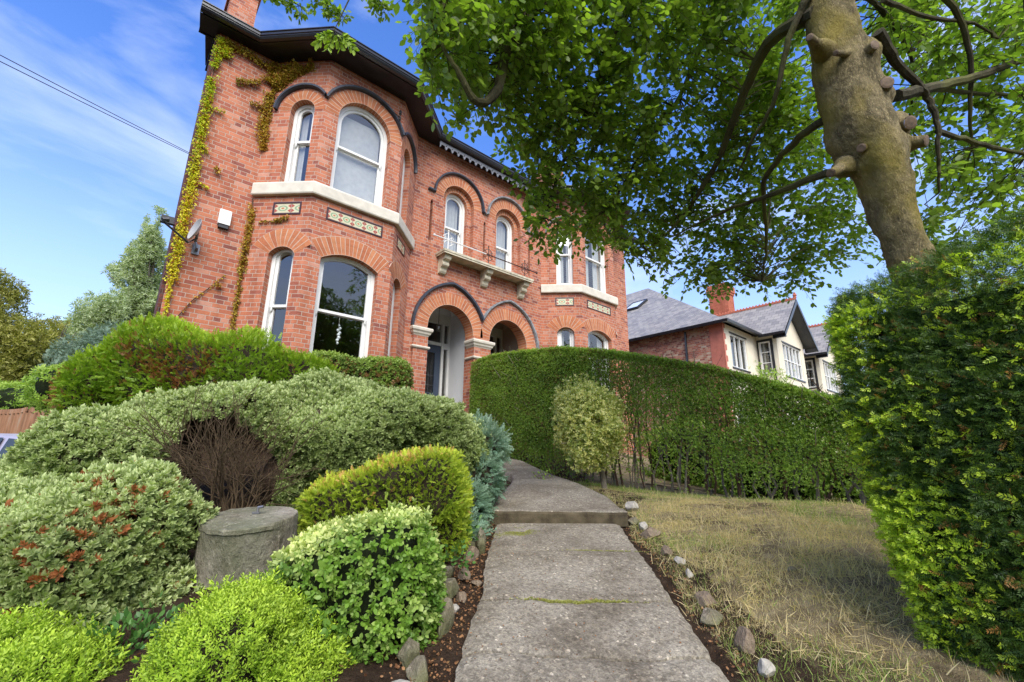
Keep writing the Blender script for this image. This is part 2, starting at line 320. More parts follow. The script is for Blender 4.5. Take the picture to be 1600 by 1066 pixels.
def stamp(name,T,P,D,S_,mat,parent=None,tipf=1.,brown=None,roll=None,rnd=None,ref=None):
    V,Fc,tp=T; n=len(P); k=len(V); X,Y,Z=basis(D,roll,ref); S_=np.broadcast_to(np.asarray(S_,float),(n,))[:,None,None]
    W=P[:,None,:]+S_*(V[None,:,0:1]*X[:,None,:]+V[None,:,1:2]*Y[:,None,:]+V[None,:,2:3]*Z[:,None,:])
    W=W.reshape(-1,3).astype(np.float32)
    Fa=np.array(Fc,np.int32); m=Fa.shape[1]; FF=(Fa[None]+ (np.arange(n,dtype=np.int32)*k)[:,None,None]).reshape(-1)
    me=bpy.data.meshes.new(name); me.vertices.add(n*k); me.vertices.foreach_set('co',W.ravel()); me.loops.add(len(FF)); me.loops.foreach_set('vertex_index',FF)
    nf=len(FF)//m; me.polygons.add(nf); me.polygons.foreach_set('loop_start',np.arange(nf,dtype=np.int32)*m)
    C=np.zeros((n,k,4),np.float32); C[...,3]=1
    C[...,0]=(rng.uniform(0,1,n) if rnd is None else rnd)[:,None]; tf=np.broadcast_to(np.asarray(tipf,float),(n,))
    C[...,1]=np.clip(tp[None,:]*tf[:,None],0,1); C[...,2]=(rng.uniform(0,.86,n) if brown is None else brown)[:,None]
    at_=me.color_attributes.new('Col','FLOAT_COLOR','POINT'); at_.data.foreach_set('color',C.ravel()); me.update(); me.validate()
    return link(name,me,mat,parent)

# blobs: (centre, (r_right, r_forward, r_up), exponent); axes along RT, FW, UP unless turned
def blobpx(px,py,d,rx,ry,rd,n=2.0): return (at(px,py,d),(rx*d/F_PX,rd,ry*d/F_PX),n)
def axes_of(b): return b[3] if len(b)>3 else (RT,FW,UP)
def tilt(b,deg): a=R(deg); return (b[0],b[1],b[2],(RT*math.cos(a)+UP*math.sin(a),FW,UP*math.cos(a)-RT*math.sin(a)))
def inside(b,P,k=1.):
    c,r,n=b[:3]; A=axes_of(b); q=P-c
    return (np.abs(q@A[0]/r[0])**n+np.abs(q@A[1]/r[1])**n+np.abs(q@A[2]/r[2])**n)<k**n
def surf(blobs,dens,zmin=-9,shell=.0,jit=.0,lump=0.,lsc=6.,seed=3):
    PP=[];NN=[]
    for i,b in enumerate(blobs):
        c,r,n=b[:3]; A=axes_of(b); area=4*math.pi*((( r[0]*r[1])**1.6+(r[0]*r[2])**1.6+(r[1]*r[2])**1.6)/3)**(1/1.6)*(1+.35*(1-2/n))
        m=int(area*dens*1.0); d=rng.normal(size=(m*3,3)); 
        d=d*np.array([[1,1,1]]); u=d/np.linalg.norm(d,axis=1,keepdims=True)
        t=(np.abs(u)**n).sum(1)**(-1/n); q=u*t[:,None]                        # on the unit superellipsoid
        g=np.sign(q)*np.abs(q)**(n-1)/np.array(r); gl=np.linalg.norm(g,axis=1)
        # area weighting
        wgt=(t**3)*gl/1.0; wgt/=wgt.max(); keep=rng.uniform(size=len(wgt))<wgt*(1/max(wgt.mean(),1e-6))/3.0; q=q[keep]; g=g[keep]
        g/=np.linalg.norm(g,axis=1,keepdims=True); rr=np.array(r)
        q=q*(1-shell*rng.uniform(size=(len(q),1))**1.5)*rr
        P=c+q[:,0:1]*A[0]+q[:,1:2]*A[1]+q[:,2:3]*A[2]; Nn=g[:,0:1]*A[0]+g[:,1:2]*A[1]+g[:,2:3]*A[2]
        ok=P[:,2]>zmin
        for j,b2 in enumerate(blobs):
            if j!=i: ok&=~inside(b2,P,.93)
        PP.append(P[ok]); NN.append(Nn[ok])
    P=np.vstack(PP); Nn=np.vstack(NN)
    if lump: P=P+Nn*(((vnoise(P,lsc,seed)*1.7-.75)*lump-.01)+(vnoise(P,lsc*3.1,seed+7)-.5)*lump*.6)[:,None]
    if jit: P=P+rng.normal(size=P.shape)*jit
    return P,Nn
def face_cam(P,Nn,thr=-.35):       # keep the sides one could see from anywhere near the path
    v=-P/np.linalg.norm(P,axis=1,keepdims=True); return (Nn*v).sum(1)>thr
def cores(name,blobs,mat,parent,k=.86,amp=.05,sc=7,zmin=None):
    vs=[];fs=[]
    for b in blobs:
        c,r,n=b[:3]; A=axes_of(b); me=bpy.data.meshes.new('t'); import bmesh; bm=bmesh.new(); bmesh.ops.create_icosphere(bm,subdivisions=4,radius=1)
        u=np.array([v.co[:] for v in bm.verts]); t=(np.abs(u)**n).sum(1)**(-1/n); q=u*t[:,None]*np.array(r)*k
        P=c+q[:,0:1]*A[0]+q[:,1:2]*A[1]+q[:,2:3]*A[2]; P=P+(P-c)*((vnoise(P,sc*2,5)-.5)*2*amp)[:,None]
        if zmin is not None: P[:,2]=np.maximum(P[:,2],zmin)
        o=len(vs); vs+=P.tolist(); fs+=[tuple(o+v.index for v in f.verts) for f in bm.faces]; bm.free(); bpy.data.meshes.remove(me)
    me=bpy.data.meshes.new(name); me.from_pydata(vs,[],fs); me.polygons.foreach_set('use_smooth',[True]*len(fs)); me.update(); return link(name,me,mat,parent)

# ------------------------------------------------------------------ the ground
CP=[]
for f in (-3,-1,0,1,2,3,4.2,5.5,6.3):
    for r in (-.3,.95): CP.append(FR(f,r,gpath(f)-.035))
CP+=[(5.6,1.36,-.39),(5.6,2.85,-.42),(5.6,4.2,-.38),(5.6,5.6,-.22),(5.6,6.6,-.03),(5.3,7.5,.22),(5.4,8.1,.38),(3.2,8.2,.42),(1.2,7.4,.30),(.2,8.2,.10),(7,8,.40),(10,8,.35),(12.5,8,.1),(7.5,5,-.35),(8,3,-.6),(10,4,-.6),(9,0,-.9),(14,7,-.7),(20,6,-.8),(22,0,-1.1)]
CP+=[FR(2.4,-1.5,-.72),FR(3.4,-1.6,-.52),FR(4.5,-1.6,-.30),FR(5.5,-2,-.10),FR(2,-3,-.9),FR(1.3,-1.2,-.86),FR(6.8,-2.6,.18),FR(1,-4,-1.05),FR(4,-5,-.8),FR(6,-6,-.9),FR(9,-9,-.85),FR(13,-11,-.8)]
CP+=[FR(2,1.45,-.76),FR(3,1.9,-.62),FR(4,2.4,-.47),FR(1.2,1.5,-.86),FR(3.1,1.3,-.66),FR(1.2,2.6,-.8),FR(0,3,-.9)]
CP+=[(a*60,b*60,-1.2) for a,b in ((1,0),(-1,0),(0,1),(0,-1),(.7,.7),(-.7,.7),(.7,-.7),(-.7,-.7))]+[(0,20,-.6),(-10,0,-1.15),(0,-12,-1.3),(12,-10,-1.3)]
CP=np.array(CP); _d=np.linalg.norm(CP[:,None,:2]-CP[None,:,:2],axis=2); _A=_d+np.eye(len(CP))*.0; _A=np.block([[_A,np.ones((len(CP),1))],[np.ones((1,len(CP))),np.zeros((1,1))]])
_w=np.linalg.solve(_A,np.append(CP[:,2],0))
def H(x,y):
    x=np.atleast_1d(np.asarray(x,float)); y=np.atleast_1d(np.asarray(y,float)); xy=np.stack([x.ravel(),y.ravel()],1); out=np.zeros(len(xy))
    for i in range(0,len(xy),20000):
        q=xy[i:i+20000]; out[i:i+20000]=np.linalg.norm(q[:,None]-CP[None,:,:2],axis=2)@_w[:-1]+_w[-1]
    far=np.clip((np.hypot(xy[:,0],xy[:,1])-45)/30,0,1); return (out*(1-far)-1.2*far).reshape(x.shape)
def h(x,y): return float(H([x],[y])[0])
def ground():
    def axis(lo,hi,step,far):
        a=list(np.arange(lo,hi,step)); s=step
        while a[-1]<far: s*=1.35; a.append(a[-1]+s)
        s=step; b=[]; x=lo
        while x>-far: s*=1.35; x-=s; b.append(x)
        return np.array(b[::-1]+a)
    # grid laid along the path direction
    fa=axis(-1.,10,.06,900); ra=axis(-4,5.5,.06,900); Fg,Rg=np.meshgrid(fa,ra,indexing='ij')
    X=FW[0]*Fg+RT[0]*Rg; Y=FW[1]*Fg+RT[1]*Rg; Z=H(X,Y); P=np.stack([X.ravel(),Y.ravel(),np.zeros(X.size)],1)
    near=np.clip(1-np.hypot(X,Y).ravel()/14,0,1); Z=Z.ravel()+near*((vnoise(P,9,1)-.5)*.035+(vnoise(P,31,2)-.5)*.02); P[:,2]=Z
    a,b=Fg.shape; idx=np.arange(a*b).reshape(a,b); Q=np.stack([idx[:-1,:-1],idx[:-1,1:],idx[1:,1:],idx[1:,:-1]],-1).reshape(-1,4)[:,::-1]
    me=bpy.data.meshes.new('ground'); me.from_pydata(P.tolist(),[],Q.tolist())
    lawn=((Rg>1.2)&(Fg>-2)).ravel()
    m,nt,N,L,bs=mk('earth_and_thatch'); tc=N.new('ShaderNodeTexCoord'); att=N.new('ShaderNodeAttribute'); att.attribute_name='lawn'
    n=noise(N,L,14,8,tc.outputs['Object'],.7); n2=noise(N,L,1.6,4,tc.outputs['Object'],.6,.4); n3=noise(N,L,120,3,tc.outputs['Object'],.7)
    soil=ramp(N,L,n.outputs['Fac'],[(.3,(.022,.014,.009)),(.55,(.06,.038,.024)),(.75,(.12,.08,.05))]).outputs[0]
    th=ramp(N,L,n.outputs['Fac'],[(.25,(.16,.115,.06)),(.5,(.31,.245,.135)),(.75,(.44,.36,.21))]).outputs[0]
    lm=N.new('ShaderNodeMath'); lm.operation='MULTIPLY_ADD'; L.new(n2.outputs['Fac'],lm.inputs[0]); lm.inputs[1].default_value=-.9; L.new(att.outputs['Fac'],lm.inputs[2])
    lf=ramp(N,L,lm.outputs[0],[(.40,(0,0,0)),(.56,(1,1,1))]).outputs[0]
    L.new(mixc(N,L,lf,soil,th),bs.inputs['Base Color']); bs.inputs['Roughness'].default_value=.95; bs.inputs['Specular IOR Level'].default_value=.1
    ad=N.new('ShaderNodeMath'); ad.operation='ADD'; L.new(n.outputs['Fac'],ad.inputs[0]); L.new(n3.outputs['Fac'],ad.inputs[1]); bump(N,L,ad.outputs[0],bs,.9,.03)
    o=link('ground',me,m); at_=me.attributes.new('lawn','FLOAT','POINT'); at_.data.foreach_set('value',lawn.astype(np.float32)); me.polygons.foreach_set('use_smooth',[True]*len(me.polygons))
    props(o,'dark garden soil and dry lawn earth sloping up to the house','ground',kind='structure')
ground()

# ------------------------------------------------------------------ the path
def path_mat():
    m,nt,N,L,b=mk('weathered_concrete'); tc=N.new('ShaderNodeTexCoord'); O=tc.outputs['Object']
    n1=noise(N,L,130,3,O,.8); n2=noise(N,L,2.2,6,O,.65,.3); v=N.new('ShaderNodeTexVoronoi'); v.inputs['Scale'].default_value=75; L.new(O,v.inputs['Vector']); n5=noise(N,L,28,5,O,.7)
    base=ramp(N,L,n2.outputs['Fac'],[(.28,(.15,.128,.096)),(.5,(.265,.24,.195)),(.72,(.37,.345,.29))]).outputs[0]
    sp=ramp(N,L,v.outputs['Color'],[(.0,(.35,.33,.31)),(.55,(.9,.88,.85)),(.86,(1.2,1.15,1.05)),(.97,(2.6,2.5,2.4))]).outputs[0]
    c=mixc(N,L,.75,base,sp,'MULTIPLY')
    c=mixc(N,L,.6,c,ramp(N,L,n1.outputs['Fac'],[(.35,(.35,.33,.30)),(.6,(1.25,1.22,1.2))]).outputs[0],'MULTIPLY')
    c=mixc(N,L,.5,c,ramp(N,L,n5.outputs['Fac'],[(.35,(.55,.5,.45)),(.6,(1.1,1.1,1.1))]).outputs[0],'MULTIPLY')
    n6=noise(N,L,1.1,5,O,.7,.5); c=mixc(N,L,ramp(N,L,n6.outputs['Fac'],[(.60,(0,0,0)),(.68,(.45,.45,.45))]).outputs[0],c,(.075,.055,.028))
    L.new(c,b.inputs['Base Color']); b.inputs['Roughness'].default_value=.85; b.inputs['Specular IOR Level'].default_value=.3
    ad=N.new('ShaderNodeMath'); ad.operation='MULTIPLY_ADD'; L.new(v.outputs['Distance'],ad.inputs[0]); ad.inputs[1].default_value=.6; L.new(n1.outputs['Fac'],ad.inputs[2]); bump(N,L,ad.outputs[0],b,.55,.006); return m
M['path']=path_mat()
def step_mat():     # top as the path, riser coloured darker brown
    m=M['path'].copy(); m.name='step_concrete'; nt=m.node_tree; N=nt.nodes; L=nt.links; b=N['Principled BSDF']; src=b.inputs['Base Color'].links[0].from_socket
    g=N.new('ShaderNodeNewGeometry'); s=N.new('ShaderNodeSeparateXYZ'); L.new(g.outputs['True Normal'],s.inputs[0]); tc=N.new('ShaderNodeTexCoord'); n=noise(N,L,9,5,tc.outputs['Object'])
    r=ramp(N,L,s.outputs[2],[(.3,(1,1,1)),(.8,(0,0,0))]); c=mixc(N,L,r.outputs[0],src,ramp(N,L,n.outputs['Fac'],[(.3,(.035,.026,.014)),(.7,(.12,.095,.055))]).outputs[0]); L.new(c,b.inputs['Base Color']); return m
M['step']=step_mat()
EL=lambda f: -.275+.035*f+(.006*math.sin(5*f)+.004*math.sin(29*f)+.003*math.sin(71*f))+(.02*math.exp(-((f-2.9)/.2)**2))   # left and right edges of the lower path
ER=lambda f: .765+.052*f+.006*math.sin(4*f+1)+.004*math.sin(33*f)+.003*math.sin(61*f)
def crk(f0,seed,amp=.022):
    r=random.Random(seed); ph=[r.uniform(0,6) for _ in range(4)]
    return lambda t: f0+amp*(math.sin(3*t*2+ph[0])+.5*math.sin(17*t+ph[1])+.3*math.sin(41*t+ph[2])+.18*math.sin(90*t+ph[3]))
SF=4.40
def path():
    bs=[(lambda t:-2.5),crk(2.22,1,.018),crk(2.76,3,.020),crk(3.62,5,.010),(lambda t:SF+.01)]
    gaps=[0,.012,.016,.007,0]
    vs=[];fs=[]
    for k in range(4):
        fa,fb=bs[k],bs[k+1]; n_f=max(6,int((fb(.5)-fa(.5))/.05)); n_r=34; o=len(vs)
        for i in range(n_f+1):
            for j in range(n_r+1):
                t=j/n_r; f0=fa(t)+gaps[k]/2*(1+.6*math.sin(23*t)); f1=fb(t)-gaps[k+1]/2*(1+.6*math.sin(23*t)); f=f0+(f1-f0)*i/n_f
                r=EL(f)+(ER(f)-EL(f))*t; e=min(t,1-t)*1.1; ee=min(abs(f-f0),abs(f1-f))
                z=gpath(f)-.014*math.exp(-e/.025)-.006*math.exp(-ee/.012)+.004*math.sin(7*f+3*r)+(.012 if k in (0,) else 0)*0
                if k==0 and f>1.9: z-=.01*(f-1.9)
                vs.append(FR(f,r,z))
        W=n_r+1
        for i in range(n_f):
            for j in range(n_r): fs.append((o+i*W+j,o+i*W+j+1,o+(i+1)*W+j+1,o+(i+1)*W+j))
        # skirts
        rim=[o+j for j in range(W)]+[o+i*W+n_r for i in range(1,n_f+1)]+[o+n_f*W+j for j in range(n_r-1,-1,-1)]+[o+i*W for i in range(n_f-1,0,-1)]
        p=len(vs)
        for q in rim: x,y,z=vs[q]; vs.append((x,y,z-.14))
        for a in range(len(rim)):
            b_=(a+1)%len(rim); fs.append((rim[b_],rim[a],p+a,p+b_))
    me=bpy.data.meshes.new('path'); me.from_pydata(vs,[],fs); me.update()
    o=link('garden_path',me,M['path']); props(o,'worn grey concrete garden path cracked across in sections','path',kind='structure')
    # upper path: the step and the slope up to the porch
    mb=MB(); zt=gpath(SF)+.105
    def up(f,r): return FR(f,r,zt+.004+(f-SF)*.118)
    # nosing slab, rounded front edge
    n=40; prev=None
    prof=[(SF-.005,-.13),(SF-.012,-.03),(SF-.006,-.008),(SF+.012,.0),(SF+.10,.004),(SF+.17,.008)]
    rows=[]
    for j in range(n+1):
        t=j/n; r=-.185+1.255*t; rows.append([FR(f+.006*math.sin(9*t)+.003*math.sin(37*t),r,zt+dz-.004*abs(math.sin(13*t))*(dz>-.01)) for f,dz in prof])
    for j in range(n):
        for i in range(len(prof)-1): mb.poly([rows[j][i],rows[j+1][i],rows[j+1][i+1],rows[j][i+1]])
    mb.poly([rows[-1][i] for i in range(len(prof))]+[FR(SF+.17,1.07,zt-.13)]); mb.poly([rows[0][i] for i in reversed(range(len(prof)))]+[FR(SF+.17,-.185,zt-.13)])
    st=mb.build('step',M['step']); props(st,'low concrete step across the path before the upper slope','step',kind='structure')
    vs=[];fs=[]; nf=60; nr=24
    cl=[(SF+.165,-.16,1.06),(5.2,-.12,1.05),(6.0,.02,.86),(6.6,.03,.62),(7.3,-.25,.42),(8.2,-.75,.2),(8.9,-1.35,-.25)]
    for i in range(nf+1):
        s=i/nf; f=cl[0][0]+(cl[-1][0]-cl[0][0])*s; a=np.interp(f,[c[0] for c in cl],[c[1] for c in cl]); b=np.interp(f,[c[0] for c in cl],[c[2] for c in cl])
        for j in range(nr+1):
            t=j/nr; r=a+(b-a)*t; x,y,_=FR(f,r); z=max(zt+.004+(f-SF-.165)*.118, h(x,y)+.03) if f>5.2 else zt+.004+(f-SF-.165)*.118
            vs.append((x,y,z-.012*math.exp(-min(t,1-t)/.03)))
    for i in range(nf):
        for j in range(nr): q=i*(nr+1)+j; fs.append((q,q+1,q+nr+2,q+nr+1))
    p=len(vs)
    for i in range(nf+1):
        for j in (0,nr): x,y,z=vs[i*(nr+1)+j]; vs.append((x,y,z-.18))
    for i in range(nf):
        fs.append((i*(nr+1),(i+1)*(nr+1),p+2*i+2,p+2*i)); fs.append((i*(nr+1)+nr,p+2*i+1,p+2*i+3,(i+1)*(nr+1)+nr))
    fs.append((0,p,p+1,nr)) if False else None
    me=bpy.data.meshes.new('upper_path'); me.from_pydata(vs,[],fs); me.polygons.foreach_set('use_smooth',[True]*len(fs)); me.update()
    o=link('upper_path',me,M['path']); props(o,'damp brown-stained concrete path climbing above the step to the porch','path',kind='structure')
path()

# ------------------------------------------------------------------ walls with arched openings
def arch_pts(uc,hw,z0,zs,rise,n=20,inset=0.):
    """outline, clockwise from bottom left: jambs and a segmental or round head"""
    hw-=inset; rise_=max(.01,rise-inset*.6) if rise<hw*.95 else hw; z0+=inset
    Rr=(hw*hw+rise_*rise_)/(2*rise_); zc=zs+rise_-Rr; a=math.asin(min(1,hw/Rr))
    if rise_>hw: a=math.pi-a
    pts=[(uc-hw,z0)]
    for i in range(n+1):
        t=-a+2*a*i/n; pts.append((uc+Rr*math.sin(t),zc+Rr*math.cos(t)))
    pts.append((uc+hw,z0)); return pts
class Frame:      # a vertical plane: O start point in plan, U direction along the wall, N outward normal
    def __init__(s,O,U): s.O=np.array([O[0],O[1],0.]); U=np.array([U[0],U[1],0.]); s.U=U/np.linalg.norm(U); s.N=np.array([s.U[1],-s.U[0],0.])
    def p(s,u,z,out=0.): return tuple(s.O+s.U*u+s.N*out+np.array([0,0,z]))
def panel(mb,fr,outer,holes,t,uo=0.,reveal=None,back=True):
    polys=[[Vector((u,z,0)) for u,z in outer]]+[[Vector((u,z,0)) for u,z in h_] for h_ in holes]
    flat=[v for p in polys for v in p]; tris=tessellate_polygon(polys)
    for t3 in tris:
        q=[flat[i] for i in t3]
        ar=(q[1]-q[0]).cross(q[2]-q[0]).z
        if abs(ar)<1e-9: continue
        if ar<0: q=q[::-1]
        mb.poly([fr.p(v.x,v.y) for v in q],[(v.x+uo,v.y) for v in q])
        if back: mb.poly([fr.p(v.x,v.y,-t) for v in q[::-1]],[(v.x+uo,v.y) for v in q[::-1]])
    rt=t if reveal is None else reveal
    for hpts in holes:
        n=len(hpts); L_=0
        for i in range(n):
            a,b=hpts[i],hpts[(i+1)%n]; l=math.dist(a,b)
            if abs(a[0]-b[0])<1e-6: uv=[(0,a[1]),(0,b[1]),(rt,b[1]),(rt,a[1])]
            else: uv=[(0,L_),(0,L_+l),(rt,L_+l),(rt,L_)]
            mb.poly([fr.p(*a),fr.p(*b),fr.p(*b,-rt),fr.p(*a,-rt)],uv); L_+=l
def strip(mb,fr,A,B,o0,o1,closed=False):
    """solid band between outlines A (outer) and B (inner) from depth o0 (front) to o1 (back)"""
    n=len(A)
    for i in range(n if closed else n-1):
        j=(i+1)%n
        mb.poly([fr.p(*A[i],o0),fr.p(*B[i],o0),fr.p(*B[j],o0),fr.p(*A[j],o0)])
        mb.poly([fr.p(*B[i],o0),fr.p(*B[i],o1),fr.p(*B[j],o1),fr.p(*B[j],o0)])
        mb.poly([fr.p(*A[i],o1),fr.p(*A[i],o0),fr.p(*A[j],o0),fr.p(*A[j],o1)])
        mb.poly([fr.p(*A[j],o1),fr.p(*B[j],o1),fr.p(*B[i],o1),fr.p(*A[i],o1)])
    if not closed:
        for i,s_ in ((0,1),(n-1,-1)):
            q=[fr.p(*A[i],o0),fr.p(*A[i],o1),fr.p(*B[i],o1),fr.p(*B[i],o0)]; mb.poly(q if s_>0 else q[::-1])
def ring(name,fr,uc,hw,zs,rise,th,depth,parent,proud=.004):
    Rr=(hw*hw+rise*rise)/(2*rise); zc=zs+rise-Rr; a=math.asin(min(1,hw/Rr)); n=max(12,int(2*a*Rr/.05)); mb=MB(); ri=Rr-.002; ro=Rr+th
    for i in range(n):
        t0=-a+2*a*i/n; t1=-a+2*a*(i+1)/n; P=lambda r,t:(uc+r*math.sin(t),zc+r*math.cos(t))
        rm=Rr+th*.35; v0=(t0+a)*rm; v1=(t1+a)*rm
        mb.poly([fr.p(*P(ri,t0),proud),fr.p(*P(ri,t1),proud),fr.p(*P(ro,t1),proud),fr.p(*P(ro,t0),proud)][::-1],[(0,v0),(0,v1),(th,v1),(th,v0)][::-1])
        mb.poly([fr.p(*P(ri,t0),proud),fr.p(*P(ri,t0),-depth),fr.p(*P(ri,t1),-depth),fr.p(*P(ri,t1),proud)],[(0,v0),(.11,v0),(.11,v1),(0,v1)])
        mb.poly([fr.p(*P(ro,t0),proud),fr.p(*P(ro,t1),proud),fr.p(*P(ro,t1),-.01),fr.p(*P(ro,t0),-.01)])
    return mb.build(name,M['arch'],parent)
def hood(name,fr,pts,parent,mat=None,w_=.055,out=.075):
    """moulding swept along (u,z) points on the wall face"""
    mb=MB(); n=len(pts); pr=[]
    for i in range(n):
        a=pts[max(i-1,0)]; b=pts[min(i+1,n-1)]; d=(b[0]-a[0],b[1]-a[1]); l=math.hypot(*d); nx,nz=-d[1]/l,d[0]/l
        if 0<i<n-1:
            d0=(pts[i][0]-a[0],pts[i][1]-a[1]); d1=(b[0]-pts[i][0],b[1]-pts[i][1]); l0=math.hypot(*d0); l1=math.hypot(*d1)
            n0=(-d0[1]/l0,d0[0]/l0); n1=(-d1[1]/l1,d1[0]/l1); s=(n0[0]+n1[0],n0[1]+n1[1]); ls=math.hypot(*s); k=min(2.,1/max(.35,(s[0]*n0[0]+s[1]*n0[1])/ls)); nx,nz=s[0]/ls*k,s[1]/ls*k
        u,z=pts[i]; W=w_/2
        pr.append([fr.p(u-nx*W,z-nz*W,-.01),fr.p(u-nx*W,z-nz*W,out*.5),fr.p(u-nx*W*.3,z-nz*W*.3,out),fr.p(u+nx*W,z+nz*W,out),fr.p(u+nx*W,z+nz*W,-.01)])
    for i in range(n-1):
        for j in range(4): mb.poly([pr[i][j],pr[i+1][j],pr[i+1][j+1],pr[i][j+1]])
    mb.poly(pr[0]); mb.poly(pr[-1][::-1]); return mb.build(name,mat or M['hood'],parent)
def arc(uc,zc,r,a0,a1,n=18): return [(uc+r*math.sin(R(a0+(a1-a0)*i/n)),zc+r*math.cos(R(a0+(a1-a0)*i/n))) for i in range(n+1)]

def sash_window(parent,fr,uc,hw,z0,zs,rise,zr,rec=.12,curtain_or_reflection=None,name='window',sill=True):
    """box sash: outer frame, two sashes, meeting rail, glass"""
    A=arch_pts(uc,hw-.002,z0,zs,rise); B=arch_pts(uc,hw,z0,zs,rise,inset=.065); C=arch_pts(uc,hw,z0,zs,rise,inset=.115)
    mb=MB(); strip(mb,fr,A,B,-rec,-rec-.13,closed=True)
    w_=mb.build(name,M['white'],parent)
    # upper sash stands forward, lower sash behind it
    def clip(P,lo,hi): return [(u,min(max(z,lo),hi)) for u,z in P]
    for nm,lo,hi,o in (('upper_sash',zr-.02,99,-rec-.035),('lower_sash',-99,zr+.02,-rec-.075)):
        b=clip(B,lo,hi); c=clip(C,lo+(.045 if lo>-50 else 0),hi-(.045 if hi<50 else 0))
        if hi<50:   # rectangle only
            b=[B[0],(B[0][0],hi),(B[-1][0],hi),B[-1]]; c=[C[0],(C[0][0],hi-.045),(C[-1][0],hi-.045),C[-1]]
        else: b=[(B[0][0],lo)]+B[1:-1]+[(B[-1][0],lo)]; c=[(C[0][0],lo+.045)]+C[1:-1]+[(C[-1][0],lo+.045)]
        mb=MB(); strip(mb,fr,b,c,o,o-.038,closed=True)
        if hi>50:                           # sash horns
            for u,s_ in ((b[0][0],1),(b[-1][0],-1)): mb.tube([fr.p(u+s_*.025,lo+.0,o-.015),fr.p(u+s_*.022,lo-.05,o-.015),fr.p(u+s_*.012,lo-.075,o-.015)],[.02,.016,.006],6)
        s=mb.build(nm,M['white'],w_)
        g=MB(); pp=[Vector((u,z,0)) for u,z in c]
        for t3 in tessellate_polygon([pp]):
            q=[pp[i] for i in t3]
            if (q[1]-q[0]).cross(q[2]-q[0]).z<0: q=q[::-1]
            g.poly([fr.p(v.x,v.y,o-.02) for v in q])
        g.build('pane',M['glass'],w_)
    if sill:
        mb=MB(); a=fr.p(uc-hw-.0,z0,0); 
        for o0,o1,za,zb in ((.0,-rec-.02,z0-.0,z0+.045),):
            pr=[fr.p(uc-hw+.003,za,o0-.03),fr.p(uc+hw-.003,za,o0-.03),fr.p(uc+hw-.003,za,o1),fr.p(uc-hw+.003,za,o1)]; pt=[fr.p(uc-hw+.003,zb-.015,o0-.03),fr.p(uc+hw-.003,zb-.015,o0-.03),fr.p(uc+hw-.003,zb,o1),fr.p(uc-hw+.003,zb,o1)]
            mb.poly(pt)
            for i in range(4): mb.poly([pr[i],pr[(i+1)%4],pt[(i+1)%4],pt[i]])
        mb.build('sill',M['white'],w_)
    if curtain_or_reflection is not None:
        mb=MB(); segs=curtain_or_reflection
        for (ua,ub,za,zb) in segs:
            n=int((ub-ua)/.012)+2; prev=None
            for i in range(n):
                u=ua+(ub-ua)*i/(n-1); o=-rec-.16+(.008*math.sin(i*.75)+.004*math.sin(i*.31))*(.12 if ub-ua>.6 else 1)
                if prev: mb.poly([fr.p(prev[0],za,prev[1]),fr.p(u,za,o),fr.p(u,zb,o),fr.p(prev[0],zb,prev[1])])
                prev=(u,o)
        mb.build('curtain_or_reflection',M['curtain_or_reflection'],w_)
    return w_

